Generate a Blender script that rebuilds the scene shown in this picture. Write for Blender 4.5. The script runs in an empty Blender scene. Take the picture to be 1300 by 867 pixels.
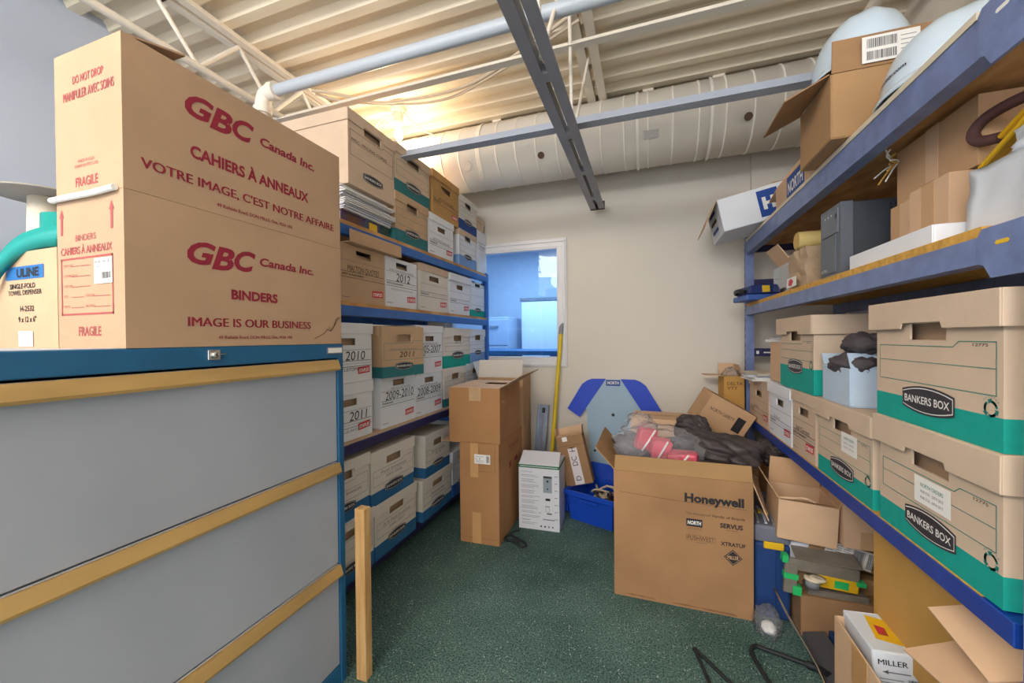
import bpy, bmesh, math, random
from mathutils import Vector, Matrix, noise, Euler

# ------------------------------------------------------------------ camera, world, lights
SC = bpy.context.scene
COL = SC.collection
rnd = random.Random(7)

def srgb(c):
    if isinstance(c, str):
        c = c.lstrip('#'); c = [int(c[i:i+2], 16) for i in (0, 2, 4)]
    out = []
    for x in c:
        x = x / 255.0
        out.append(x / 12.92 if x <= 0.04045 else ((x + 0.055) / 1.055) ** 2.4)
    return (*out, 1.0)

cam_data = bpy.data.cameras.new('camera')
cam_data.sensor_width = 36.0
cam_data.lens = 36.0 * 496.8 / 1300.0
cam_data.clip_start = 0.05
cam = bpy.data.objects.new('camera', cam_data)
COL.objects.link(cam)
yaw, pit, rol = (math.radians(a) for a in (19.046, -0.5085, -0.5084))
fw = Vector((-math.sin(yaw) * math.cos(pit), math.cos(yaw) * math.cos(pit), math.sin(pit)))
rt = Vector((math.cos(yaw), math.sin(yaw), 0))
up = rt.cross(fw)
rt2 = rt * math.cos(rol) + up * math.sin(rol)
up2 = -rt * math.sin(rol) + up * math.cos(rol)
Mc = Matrix((( rt2.x, up2.x, -fw.x, 0), (rt2.y, up2.y, -fw.y, 0), (rt2.z, up2.z, -fw.z, 1.22), (0, 0, 0, 1)))
cam.matrix_world = Mc
SC.camera = cam
SC.view_settings.view_transform = 'Standard'
SC.view_settings.look = 'None'
SC.view_settings.gamma = 1.0
SC.view_settings.use_curve_mapping = False
SC.view_settings.exposure = 0.25

world = bpy.data.worlds.new('world')
SC.world = world
world.use_nodes = True
bg = world.node_tree.nodes['Background']
bg.inputs[0].default_value = (0.84, 0.91, 1.0, 1)
bg.inputs[1].default_value = 2.45

def area(name, loc, target, sx, sy, power, color):
    l = bpy.data.lights.new(name, 'AREA'); l.shape = 'RECTANGLE'; l.size = sx; l.size_y = sy
    l.energy = power; l.color = color
    o = bpy.data.objects.new(name, l); COL.objects.link(o); o.location = loc
    d = Vector(target) - Vector(loc)
    o.rotation_euler = d.to_track_quat('-Z', 'Y').to_euler()
    return o
# added area lights: unseen fill behind and above the camera, one beyond the window
area('added_light_rear', (-0.9, -1.7, 2.70), (-0.2, 1.0, 0.6), 2.4, 0.6, 66, (1.0, 0.985, 0.97))
area('added_uplight', (-0.7, -1.5, 2.45), (-0.7, -1.4, 3.5), 2.4, 0.5, 98, (1.0, 0.95, 0.88))  # added to brighten the roof deck from below
area('added_light_next_room', (-1.2, 4.4, 2.5), (-1.2, 4.4, 0.0), 1.4, 0.8, 62, (0.92, 0.97, 1.0))
bl = bpy.data.lights.new('bulb_light', 'POINT'); bl.energy = 9.5; bl.color = (1.0, 0.83, 0.60); bl.shadow_soft_size = 0.035
blo = bpy.data.objects.new('bulb_light', bl); COL.objects.link(blo); blo.location = (-1.63, 2.34, 2.565)

# a second bare lamp hangs above the near end of the cabinet, left of and behind the photographer
kl = bpy.data.lights.new('near_lamp', 'POINT'); kl.energy = 5.5; kl.color = (1.0, 0.97, 0.94); kl.shadow_soft_size = 0.11
klo = bpy.data.objects.new('near_lamp', kl); COL.objects.link(klo); klo.location = (-1.37, -0.06, 2.14)

# ------------------------------------------------------------------ materials
MATS = {}
def mat(name, color, rough=0.7, var=0.0, vscale=6.0, bump=0.0, bscale=60.0, metal=0.0, spec=0.4, stretch=None, color2=None, emit=0, coat=0.0, detail=4.0):
    if name in MATS: return MATS[name]
    m = bpy.data.materials.new(name); m.use_nodes = True
    nt = m.node_tree; b = nt.nodes['Principled BSDF']
    c = srgb(color)
    b.inputs['Base Color'].default_value = c
    b.inputs['Roughness'].default_value = rough
    b.inputs['Metallic'].default_value = metal
    b.inputs['Specular IOR Level'].default_value = spec
    if coat: b.inputs['Coat Weight'].default_value = coat
    if emit:
        b.inputs['Emission Color'].default_value = c; b.inputs['Emission Strength'].default_value = emit
    tc = nt.nodes.new('ShaderNodeTexCoord'); mp = nt.nodes.new('ShaderNodeMapping')
    nt.links.new(tc.outputs['Object'], mp.inputs[0])
    if stretch: mp.inputs['Scale'].default_value = stretch
    if var or color2:
        n = nt.nodes.new('ShaderNodeTexNoise'); n.inputs['Scale'].default_value = vscale; n.inputs['Detail'].default_value = detail
        nt.links.new(mp.outputs[0], n.inputs['Vector'])
        r = nt.nodes.new('ShaderNodeValToRGB')
        lo = srgb(color2) if color2 else tuple(x * (1 - var) for x in c[:3]) + (1,)
        hi = c if color2 else tuple(min(1, x * (1 + var)) for x in c[:3]) + (1,)
        r.color_ramp.elements[0].position = 0.32; r.color_ramp.elements[0].color = lo
        r.color_ramp.elements[1].position = 0.68; r.color_ramp.elements[1].color = hi
        nt.links.new(n.outputs['Fac'], r.inputs[0]); nt.links.new(r.outputs[0], b.inputs['Base Color'])
    if bump:
        n2 = nt.nodes.new('ShaderNodeTexNoise'); n2.inputs['Scale'].default_value = bscale; n2.inputs['Detail'].default_value = 3
        nt.links.new(mp.outputs[0], n2.inputs['Vector'])
        bp = nt.nodes.new('ShaderNodeBump'); bp.inputs['Strength'].default_value = bump; bp.inputs['Distance'].default_value = 0.01
        nt.links.new(n2.outputs['Fac'], bp.inputs['Height']); nt.links.new(bp.outputs[0], b.inputs['Normal'])
    MATS[name] = m
    return m

def carpet_mat():
    m = mat('carpet_green', '#3c534e', 0.95, spec=0.1)
    nt = m.node_tree; b = nt.nodes['Principled BSDF']; L = nt.links
    tc = nt.nodes.new('ShaderNodeTexCoord')
    n1 = nt.nodes.new('ShaderNodeTexNoise'); n1.inputs['Scale'].default_value = 2.2; n1.inputs['Detail'].default_value = 5
    r1 = nt.nodes.new('ShaderNodeValToRGB')
    r1.color_ramp.elements[0].position = .3; r1.color_ramp.elements[0].color = srgb('#46615c')
    r1.color_ramp.elements[1].position = .7; r1.color_ramp.elements[1].color = srgb('#67837d')
    n2 = nt.nodes.new('ShaderNodeTexNoise'); n2.inputs['Scale'].default_value = 150; n2.inputs['Detail'].default_value = 3
    r2 = nt.nodes.new('ShaderNodeValToRGB')
    r2.color_ramp.elements[0].position = .34; r2.color_ramp.elements[0].color = (.35, .35, .35, 1)
    r2.color_ramp.elements[1].position = .62; r2.color_ramp.elements[1].color = (1.35, 1.35, 1.35, 1)
    mul = nt.nodes.new('ShaderNodeMix'); mul.data_type = 'RGBA'; mul.blend_type = 'MULTIPLY'; mul.inputs[0].default_value = 1
    v = nt.nodes.new('ShaderNodeTexVoronoi'); v.inputs['Scale'].default_value = 95
    lt = nt.nodes.new('ShaderNodeMath'); lt.operation = 'LESS_THAN'; lt.inputs[1].default_value = .19
    n3 = nt.nodes.new('ShaderNodeTexNoise'); n3.inputs['Scale'].default_value = 34
    gt = nt.nodes.new('ShaderNodeMath'); gt.operation = 'GREATER_THAN'; gt.inputs[1].default_value = .52
    an = nt.nodes.new('ShaderNodeMath'); an.operation = 'MULTIPLY'
    mx = nt.nodes.new('ShaderNodeMix'); mx.data_type = 'RGBA'; mx.inputs[7].default_value = srgb('#b9c4bf')
    for n in (n1, n2, v, n3): L.new(tc.outputs['Object'], n.inputs['Vector'])
    L.new(n1.outputs['Fac'], r1.inputs[0]); L.new(n2.outputs['Fac'], r2.inputs[0])
    L.new(r1.outputs[0], mul.inputs[6]); L.new(r2.outputs[0], mul.inputs[7])
    L.new(v.outputs['Distance'], lt.inputs[0]); L.new(n3.outputs['Fac'], gt.inputs[0])
    L.new(lt.outputs[0], an.inputs[0]); L.new(gt.outputs[0], an.inputs[1])
    L.new(an.outputs[0], mx.inputs[0]); L.new(mul.outputs[2], mx.inputs[6]); L.new(mx.outputs[2], b.inputs['Base Color'])
    bp = nt.nodes.new('ShaderNodeBump'); bp.inputs['Strength'].default_value = .6; bp.inputs['Distance'].default_value = .01
    L.new(n2.outputs['Fac'], bp.inputs['Height']); L.new(bp.outputs[0], b.inputs['Normal'])
    return m

def film_mat(name, white=.10, gloss=.10):
    m = bpy.data.materials.new(name); m.use_nodes = True; nt = m.node_tree; nt.nodes.clear(); L = nt.links
    o = nt.nodes.new('ShaderNodeOutputMaterial'); t = nt.nodes.new('ShaderNodeBsdfTransparent'); t.inputs[0].default_value = (.97, .97, .98, 1)
    d = nt.nodes.new('ShaderNodeBsdfDiffuse'); d.inputs[0].default_value = (.85, .86, .9, 1)
    g = nt.nodes.new('ShaderNodeBsdfGlossy'); g.inputs['Roughness'].default_value = .18
    a = nt.nodes.new('ShaderNodeMixShader'); b = nt.nodes.new('ShaderNodeMixShader'); lw = nt.nodes.new('ShaderNodeLayerWeight'); lw.inputs[0].default_value = gloss
    tc = nt.nodes.new('ShaderNodeTexCoord'); n = nt.nodes.new('ShaderNodeTexNoise'); n.inputs['Scale'].default_value = 38; n.inputs['Detail'].default_value = 5
    bp = nt.nodes.new('ShaderNodeBump'); bp.inputs['Strength'].default_value = 1.0; bp.inputs['Distance'].default_value = .02
    L.new(tc.outputs['Object'], n.inputs['Vector']); L.new(n.outputs['Fac'], bp.inputs['Height'])
    for q in (g, lw): L.new(bp.outputs[0], q.inputs['Normal'])
    a.inputs[0].default_value = white
    L.new(t.outputs[0], a.inputs[1]); L.new(d.outputs[0], a.inputs[2]); L.new(lw.outputs['Fresnel'], b.inputs[0]); L.new(a.outputs[0], b.inputs[1]); L.new(g.outputs[0], b.inputs[2]); L.new(b.outputs[0], o.inputs[0])
    MATS[name] = m; return m

def glass_mat(name, tint, gloss=0.12, rough=0.0, var=0):
    if name in MATS: return MATS[name]
    m = bpy.data.materials.new(name); m.use_nodes = True; nt = m.node_tree; nt.nodes.clear()
    o = nt.nodes.new('ShaderNodeOutputMaterial'); mx = nt.nodes.new('ShaderNodeMixShader')
    t = nt.nodes.new('ShaderNodeBsdfTransparent'); t.inputs[0].default_value = srgb(tint)
    g = nt.nodes.new('ShaderNodeBsdfGlossy'); g.inputs['Roughness'].default_value = rough
    g.inputs[0].default_value = (0.9, 0.95, 1, 1)
    lw = nt.nodes.new('ShaderNodeLayerWeight'); lw.inputs[0].default_value = gloss
    nt.links.new(lw.outputs['Fresnel' if not var else 'Facing'], mx.inputs[0])
    nt.links.new(t.outputs[0], mx.inputs[1]); nt.links.new(g.outputs[0], mx.inputs[2]); nt.links.new(mx.outputs[0], o.inputs[0])
    MATS[name] = m
    return m

CB   = mat('cardboard_brown', '#b28c64', 0.85, var=.10, vscale=5, bump=.10, bscale=45, spec=.2)
CBD  = mat('cardboard_dark', '#a07c5a', 0.85, var=.12, vscale=4, bump=.12, bscale=40, spec=.2)
CBT  = mat('cardboard_tan', '#c59f79', 0.85, var=.07, vscale=5, bump=.08, bscale=45, spec=.2)
CBO  = mat('cardboard_orange', '#c29552', 0.85, var=.08, vscale=4, bump=.08, bscale=40, spec=.2)
CBP  = mat('cardboard_pale', '#d4b190', 0.85, var=.06, vscale=6, bump=.06, bscale=45, spec=.2)
KR   = mat('kraft_light', '#d0b79f', 0.85, var=.05, vscale=7, bump=.08, bscale=70, spec=.2)
KRM  = mat('kraft_mid', '#c5a586', 0.85, var=.06, vscale=7, bump=.08, bscale=70, spec=.2)
KRO  = mat('kraft_ochre', '#bf955f', 0.85, var=.06, vscale=7, bump=.08, bscale=70, spec=.2)
WB   = mat('white_board', '#e6e8ee', 0.7, var=.03, vscale=5, spec=.25)
WBW  = mat('white_board_warm', '#e0d9d0', 0.75, var=.04, vscale=5, spec=.25)
GB   = mat('grey_board', '#c3bab4', 0.75, var=.04, vscale=5, spec=.25)
TEAL = mat('band_teal', '#159f92', 0.7, var=.05, vscale=30, spec=.25)
TEALD= mat('band_teal_dark', '#34757a', 0.7, var=.05, vscale=20, spec=.25)
NAVB = mat('band_blue', '#306a9c', 0.7, var=.05, vscale=20, spec=.25)
NAVD = mat('band_navy', '#2b4a8c', 0.7, var=.05, vscale=20, spec=.25)
LBLUE= mat('band_light_blue', '#7ea6dc', 0.7, var=.05, vscale=20, spec=.25)
INK  = mat('ink_black', '#26262a', 0.7)
INKG = mat('ink_grey', '#77777d', 0.7)
INKB = mat('ink_brown', '#4a3a2c', 0.7)
TLINE= mat('ink_teal', '#1f8478', 0.7)
EMB  = mat('emblem_black', '#37343a', 0.6)
WHT  = mat('ink_white', '#ece9e4', 0.7)
MAR  = mat('ink_maroon', '#8e2236', 0.7)
MARP = mat('ink_maroon_pale', '#a75050', 0.7)
RED  = mat('ink_red', '#d23a44', 0.6)
PAP  = mat('paper_white', '#e2e1df', 0.8, var=.03, vscale=8)
PAPG = mat('paper_grey', '#c9ccd4', 0.8, var=.03, vscale=8)
TAPE = mat('packing_tape', '#c99a66', 0.35, var=.04, vscale=9, spec=.5)
TAPEC= mat('clear_tape', '#c4a27c', .25, spec=.6, var=.1, vscale=20)
WALL = mat('wall_paint_cream', '#ddd5c9', 0.8, var=.025, vscale=1.2, bump=.04, bscale=90, spec=.25)
WALLB= mat('wall_paint_cool_lit', '#bcc6d8', 0.8, var=.02, vscale=1.2, bump=.03, bscale=90, spec=.25)  # same paint as the other walls, bluish light put into its colour
DECK = mat('deck_paint', '#e8dac2', 0.55, var=.04, vscale=2.5, bump=.03, bscale=30, spec=.4)
STEELW=mat('steel_cream', '#e9dfd0', 0.5, var=.03, vscale=6, spec=.4)
STEELG=mat('steel_grey_paint', '#a7adba', 0.5, var=.05, vscale=8, spec=.45)
STEELC=mat('steel_chord_grey', '#8d8b92', 0.45, var=.06, vscale=8, spec=.5)
DUCT = mat('duct_white', '#e6e0d6', 0.45, var=.03, vscale=3, bump=.03, bscale=12, spec=.45)
BLUEL= mat('blue_enamel', '#2a64b4', 0.4, var=.12, vscale=14, spec=.5, bump=.05, bscale=120)
BLUER= mat('blue_enamel_worn', '#6d7da9', 0.42, var=.16, vscale=18, spec=.5, bump=.06, bscale=120)
BLUED= mat('blue_enamel_deep', '#123f9a', 0.4, var=.14, vscale=16, spec=.5, bump=.05, bscale=120)
PURP = mat('enamel_purple_dark', '#2f2c58', 0.5, var=.1, vscale=14)
OSB  = mat('osb_board', '#d6a672', 0.8, vscale=16, color2='#ae7d4a', bump=.25, bscale=50, stretch=(1, .45, 1), spec=.2)
OSBE = mat('osb_edge', '#cf9e4a', 0.8, var=.18, vscale=60, bump=.2, bscale=90)
CAB  = mat('cabinet_blue', '#1d5b84', 0.42, var=.06, vscale=9, spec=.5)
DRW  = mat('drawer_grey', '#a1a6b1', 0.5, var=.05, vscale=3.2, spec=.4, bump=.02, bscale=80)
BRASS= mat('handle_gold', '#b4935c', 0.42, var=.14, vscale=12, metal=.15, spec=.5, stretch=(1, .25, 1))
WOOD = mat('wood_plank', '#d3ac77', 0.7, vscale=9, color2='#b98b55', stretch=(6, 6, .5), spec=.25)
CHR  = mat('chrome', '#d5d5d5', 0.2, metal=1)
GALV = mat('galvanised', '#9aa3b2', 0.35, metal=.8, var=.12, vscale=20)
YEL  = mat('yellow_pole', '#e2c21c', 0.45, spec=.5)
YELL = mat('yellow_plastic', '#e6b61e', 0.45, spec=.5)
GREYP= mat('grey_plastic', '#8f9095', 0.5)
BLK  = mat('black_plastic', '#1f2023', 0.45, spec=.45)
BLKR = mat('black_rubber', '#222629', 0.6)
UPSM = mat('charcoal_metal', '#3b4048', 0.45, var=.05, spec=.5)
UPSF = mat('charcoal_front', '#5b616b', 0.4, spec=.5)
TEALP= mat('teal_plastic', '#13908a', 0.35, spec=.5)
GREYC= mat('grey_card', '#9a938a', 0.7)
CREAM= mat('cream_card', '#d9cdb8', 0.7)
BIN  = mat('blue_bin_plastic', '#1747b8', 0.38, spec=.5)
BOARD= mat('sign_pale_blue', '#9fb9cd', 0.5, var=.05, vscale=4)
SLEEV= mat('sign_royal_blue', '#1f46c8', 0.5, var=.03, vscale=4)
LBLU = mat('label_blue', '#1b4697', 0.6)
JACK = mat('jacket_black', '#453d3d', 0.5, var=.2, vscale=9, spec=.4, bump=.1, bscale=60)
JACK2= mat('jacket_slate', '#4d464a', 0.7, var=.2, vscale=9, bump=.1, bscale=60)
PINK = mat('pink_vinyl', '#d85a6c', 0.45, var=.12, vscale=12, spec=.5)
FILM = film_mat('clear_film')
FILM2= glass_mat('clear_tub', '#e6eaee', .2, .05, 1)
HAT  = mat('hat_white', '#cfe0ee', 0.25, spec=.55, coat=.3)
NAVC = mat('case_navy', '#1e3f77', 0.6, var=.08, vscale=9, bump=.1, bscale=120)
GREYL= mat('case_lid_grey', '#6f7280', 0.6, var=.08, vscale=9)
GREEN= mat('green_tape', '#2fbf6b', 0.4, spec=.5)
GUN  = mat('worn_grey_metal', '#8b8378', 0.5, var=.15, vscale=18, metal=.3)
SACK = mat('sack_white', '#e4eaf3', 0.7, var=.05, vscale=5, bump=.3, bscale=14)
PURPL= mat('zip_purple', '#7d4a8e', 0.4)
PBOX = mat('print_box_white', '#d6d6dd', 0.6, var=.02, vscale=5)
GRN  = mat('print_green', '#2d6b4c', 0.6)
BLBX = mat('pale_blue_board', '#b9cce0', 0.7, var=.03, vscale=6)
TUBE = mat('cable_beige', '#cbbba4', 0.6)
DKBR = mat('roll_brown', '#5b3d3a', 0.7)
GOLD = mat('label_yellow', '#e0b62c', 0.6)
SLOT = mat('rubber_and_slot_shade', '#40322b', 0.8)  # dark rubber parts; also paints the shade inside the upright slots
GLOW = mat('bulb_glow', '#ffe9c0', 0.4, emit=24)

# ------------------------------------------------------------------ mesh helpers
_gl = {}
def glyphs(s, bold=0.0, shear=0.0):
    if any(c in s for c in 'MW'): bold = 0.0
    k = (s, bold, shear)
    if k not in _gl:
        c = bpy.data.curves.new('glyph', 'FONT'); c.body = s; c.size = 1; c.resolution_u = 3
        c.offset = bold; c.shear = shear; c.fill_mode = 'FRONT'
        o = bpy.data.objects.new('glyph', c)
        me = o.to_mesh()
        vs = [(v.co.x, v.co.y) for v in me.vertices]; fs = [tuple(p.vertices) for p in me.polygons]
        o.to_mesh_clear(); bpy.data.objects.remove(o); bpy.data.curves.remove(c)
        if vs:
            x0 = min(v[0] for v in vs); x1 = max(v[0] for v in vs)
        else: x0, x1 = 0, 1
        _gl[k] = ([((a - x0), b) for a, b in vs], fs, max(x1 - x0, 1e-4))
    return _gl[k]

class MB:
    def __init__(s): s.v = []; s.f = []; s.m = []; s.sm = []
    def add(s, vs, fs, m, smooth=False):
        k = len(s.v); s.v += [tuple(v) for v in vs]
        for f in fs: s.f.append([i + k for i in f]); s.m.append(m); s.sm.append(smooth)
        return s
    def quad(s, a, b, c, d, m): return s.add([a, b, c, d], [(0, 1, 2, 3)], m)
    def hexa(s, p, m):   # p: 4 bottom (ccw from above) + 4 top
        return s.add(p, [(3, 2, 1, 0), (4, 5, 6, 7), (0, 1, 5, 4), (1, 2, 6, 5), (2, 3, 7, 6), (3, 0, 4, 7)], m)
    def box(s, x0, y0, z0, x1, y1, z1, m):
        return s.hexa([(x0, y0, z0), (x1, y0, z0), (x1, y1, z0), (x0, y1, z0), (x0, y0, z1), (x1, y0, z1), (x1, y1, z1), (x0, y1, z1)], m)
    def obox(s, c, size, R, m):
        h = [x / 2 for x in size]; ps = []
        for z in (-h[2], h[2]):
            for x, y in ((-h[0], -h[1]), (h[0], -h[1]), (h[0], h[1]), (-h[0], h[1])):
                ps.append(Vector(c) + R @ Vector((x, y, z)))
        return s.hexa(ps, m)
    def prism(s, pts, o, u, v, t, m):   # polygon in (u,v), thickness t along -(u x v)
        o, u, v = Vector(o), Vector(u), Vector(v); n = u.cross(v).normalized(); k = len(pts)
        a = [o + u * x + v * y for x, y in pts]; b = [p - n * t for p in a]
        return s.add(a + b, [tuple(range(k)), tuple(range(2 * k - 1, k - 1, -1))] + [(i, i + k, (i + 1) % k + k, (i + 1) % k) for i in range(k)], m)
    def tube(s, pts, r, m, n=8, smooth=True, sub=1, caps=True):
        P = [Vector(p) for p in pts]
        if sub > 1: P = spline(P, sub)
        rs = r if isinstance(r, (list, tuple)) else [r] * len(P)
        if len(rs) != len(P): rs = [rs[int(i * (len(rs) - 1) / (len(P) - 1) + .5)] for i in range(len(P))]
        T = [(P[min(i + 1, len(P) - 1)] - P[max(i - 1, 0)]).normalized() for i in range(len(P))]
        a = Vector((0, 0, 1)) if abs(T[0].z) < .9 else Vector((1, 0, 0))
        N = (a - T[0] * a.dot(T[0])).normalized(); vs = []
        for i, p in enumerate(P):
            N = (N - T[i] * N.dot(T[i])).normalized(); B = T[i].cross(N)
            for j in range(n):
                t = 2 * math.pi * j / n; vs.append(p + (N * math.cos(t) + B * math.sin(t)) * rs[i])
        fs = [(i * n + j, i * n + (j + 1) % n, (i + 1) * n + (j + 1) % n, (i + 1) * n + j) for i in range(len(P) - 1) for j in range(n)]
        s.add(vs, fs, m, smooth)
        if caps: s.add(vs[:n], [tuple(range(n - 1, -1, -1))], m); s.add(vs[-n:], [tuple(range(n))], m)
        return s
    def lathe(s, prof, m, c=(0, 0, 0), n=24, axis='Z', smooth=True, sx=1, sy=1):
        vs = []
        for r, z in prof:
            for j in range(n):
                t = 2 * math.pi * j / n; x, y = r * math.cos(t) * sx, r * math.sin(t) * sy
                p = (x, y, z) if axis == 'Z' else ((z, x, y) if axis == 'X' else (x, z, y))
                vs.append((p[0] + c[0], p[1] + c[1], p[2] + c[2]))
        fl = axis == 'Y'
        fs = []
        for i in range(len(prof) - 1):
            for j in range(n):
                q = (i * n + j, i * n + (j + 1) % n, (i + 1) * n + (j + 1) % n, (i + 1) * n + j)
                fs.append(q[::-1] if fl else q)
        return s.add(vs, fs, m, smooth)
    def build(s, name, parent=None, loc=None, rot=None, bevel=0, label=None, kind=None, seg=1):
        me = bpy.data.meshes.new(name); me.from_pydata(s.v, [], s.f)
        ms = []
        for i, m in enumerate(s.m):
            if m not in ms: ms.append(m)
        for m in ms: me.materials.append(m)
        me.polygons.foreach_set('material_index', [ms.index(m) for m in s.m])
        me.polygons.foreach_set('use_smooth', s.sm)
        me.update()
        o = bpy.data.objects.new(name, me); COL.objects.link(o)
        if parent: o.parent = parent
        if loc: o.location = loc
        if rot: o.rotation_euler = rot
        if bevel:
            b = o.modifiers.new('bevel', 'BEVEL'); b.width = bevel; b.segments = seg; b.limit_method = 'ANGLE'; b.angle_limit = math.radians(50)
            b.use_clamp_overlap = True
        if label: o['label'] = label
        if kind: o['kind'] = kind
        return o

def spline(P, sub):
    P = [Vector(p) for p in P]; out = []
    for i in range(len(P) - 1):
        p0, p1, p2, p3 = P[max(i - 1, 0)], P[i], P[i + 1], P[min(i + 2, len(P) - 1)]
        for k in range(sub):
            t = k / sub
            out.append(.5 * ((2 * p1) + (p2 - p0) * t + (2 * p0 - 5 * p1 + 4 * p2 - p3) * t * t + (3 * p1 - p0 - 3 * p2 + p3) * t ** 3))
    out.append(P[-1]); return out

class Face:
    """A printing frame on a flat side: origin o, directions u (right) and v (up)."""
    def __init__(s, mb, o, u, v, off=.0008):
        s.mb, s.u, s.v = mb, Vector(u).normalized(), Vector(v).normalized()
        s.n = s.u.cross(s.v); s.o = Vector(o) + s.n * off; s.lay = 0
    def p(s, x, y): return s.o + s.u * x + s.v * y + s.n * s.lay
    def up(s, d=.0005): s.lay += d; return s
    def rect(s, x0, y0, x1, y1, m): s.mb.quad(s.p(x0, y0), s.p(x1, y0), s.p(x1, y1), s.p(x0, y1), m); return s
    def poly(s, pts, m): s.mb.add([s.p(*q) for q in pts], [tuple(range(len(pts)))], m); return s
    def line(s, pts, t, m):
        for (ax, ay), (bx, by) in zip(pts, pts[1:]):
            d = Vector((bx - ax, by - ay)); L = d.length
            if L < 1e-6: continue
            d /= L; nx, ny = -d.y * t / 2, d.x * t / 2; ex, ey = d.x * t / 2, d.y * t / 2
            s.poly([(ax - nx - ex, ay - ny - ey), (bx - nx + ex, by - ny + ey), (bx + nx + ex, by + ny + ey), (ax + nx - ex, ay + ny - ey)], m)
        return s
    def frame(s, x0, y0, x1, y1, t, m): return s.line([(x0, y0), (x1, y0), (x1, y1), (x0, y1), (x0, y0)], t, m)
    def text(s, x, y, h, body, m, w=None, al='l', bold=0.0, shear=0.0, ang=0.0):
        vs, fs, W = glyphs(body, bold, shear)
        k = h / .70; kx = w / W if w else k
        if bold > .012 and any(c in body for c in 'MW') and not ang:
            e = bold * k * .8
            ox = x - (W * kx / 2 if al == 'c' else (W * kx if al == 'r' else 0))
            for q, dx in enumerate((-e, e)):
                s.mb.add([s.p(ox + a * kx + dx, y + b * k) + s.n * .0001 * (q + 1) for a, b in vs], fs, m)
        if al == 'c': x -= W * kx / 2 * math.cos(ang); y -= W * kx / 2 * math.sin(ang)
        if al == 'r': x -= W * kx
        ca, sa = math.cos(ang), math.sin(ang)
        s.mb.add([s.p(x + a * kx * ca - b * k * sa, y + a * kx * sa + b * k * ca) for a, b in vs], fs, m); return s
    def disc(s, x, y, r, m, n=20, ry=None): return s.poly([(x + r * math.cos(6.2832 * i / n), y + (ry or r) * math.sin(6.2832 * i / n)) for i in range(n)], m)
    def barcode(s, x0, y0, x1, y1, m, seed=1):
        r = random.Random(seed); x = x0
        while x < x1:
            w = (x1 - x0) * r.choice((.012, .02, .03)); s.rect(x, y0, min(x + w, x1), y1, m); x += w + (x1 - x0) * r.choice((.012, .02, .026))
        return s
    def scribble(s, x0, y0, x1, h, m, seed=1, t=.0012):
        r = random.Random(seed); x = x0; pts = []
        while x < x1: pts.append((x, y0 + r.uniform(0, h))); x += r.uniform(.2, .6) * h
        return s.line(pts, t, m)

def tag(o, label, cat, group=None, kind=None):
    o['label'] = label; o['category'] = cat
    if group: o['group'] = group
    if kind: o['kind'] = kind
    return o
def thing(name, label, cat, loc=(0, 0, 0), rot=(0, 0, 0), group=None):
    o = bpy.data.objects.new(name, None); COL.objects.link(o); o.empty_display_size = .05
    o.location = loc; o.rotation_euler = rot
    return tag(o, label, cat, group)
def struct(name, mb, bevel=0):
    return mb.build(name, bevel=bevel, kind='structure')

def blob(mb, c, r, m, seed=0, amp=.15, freq=3.0, sub=4, ridge=0.0, rf=6.0, flat=None, aniso=(1, 1, 1), R=None, smooth=True, fold=0.0, ff=7.0, fax=(.6, .7, .35)):
    bm = bmesh.new(); bmesh.ops.create_icosphere(bm, subdivisions=sub, radius=1)
    vs = []; idx = {}
    for i, v in enumerate(bm.verts):
        idx[v] = i; d = v.co.normalized(); q = Vector((d.x * aniso[0], d.y * aniso[1], d.z * aniso[2])) + Vector((seed * 3.7, seed * 1.3, seed * 2.1))
        k = 1 + amp * noise.noise(q * freq) + amp * .5 * noise.noise(q * freq * 2.3)
        if fold: k += fold * (abs(math.sin(q.dot(Vector(fax)) * ff + 3.2 * noise.noise(q * 1.3))) - .6) + fold * .4 * math.sin(q.dot(Vector((fax[1], fax[2], fax[0]))) * ff * .7 + 4 * noise.noise(q * 1.9))
        if ridge: k += ridge * (1 - 2 * abs(noise.noise(q * rf))) * .6 + ridge * .35 * (1 - 2 * abs(noise.noise(q * rf * 2.1)))
        p = Vector((d.x * r[0] * k, d.y * r[1] * k, d.z * r[2] * k))
        if flat is not None and p.z < flat: p.z = flat + (p.z - flat) * .05
        if R: p = R @ p
        vs.append(p + Vector(c))
    fs = [tuple(idx[v] for v in f.verts) for f in bm.faces]; bm.free()
    mb.add(vs, fs, m, smooth); return mb

RX = lambda a: Matrix.Rotation(a, 3, 'X')
RY = lambda a: Matrix.Rotation(a, 3, 'Y')
RZ = lambda a: Matrix.Rotation(a, 3, 'Z')
D = math.radians

# ------------------------------------------------------------------ the setting
XL, XR, YB, YF, ZC = -2.62, 1.22, 3.07, -2.4, 2.82
struct('floor', MB().box(XL - .1, YF, -.08, XR + .1, YB + .1, 0, carpet_mat()))
struct('wall_left', MB().box(XL - .1, YF, 0, XL, YB, 2.95, WALLB))
struct('wall_right', MB().box(XR, YF, 0, XR + .1, YB, 2.95, WALL))
WX0, WX1, WZ0, WZ1 = -1.62, -.66, 1.05, 1.945        # window opening
w = MB()
w.box(XL, YB, 0, WX0, YB + .1, 2.95, WALL); w.box(WX1, YB, 0, XR, YB + .1, 2.95, WALL)
w.box(WX0, YB, 0, WX1, YB + .1, WZ0, WALL); w.box(WX0, YB, WZ1, WX1, YB + .1, 2.95, WALL)
struct('wall_back', w)
struct('trim_1', MB().box(.672, YB - .035, 0, XR, YB, 2.86, WALL))
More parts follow.
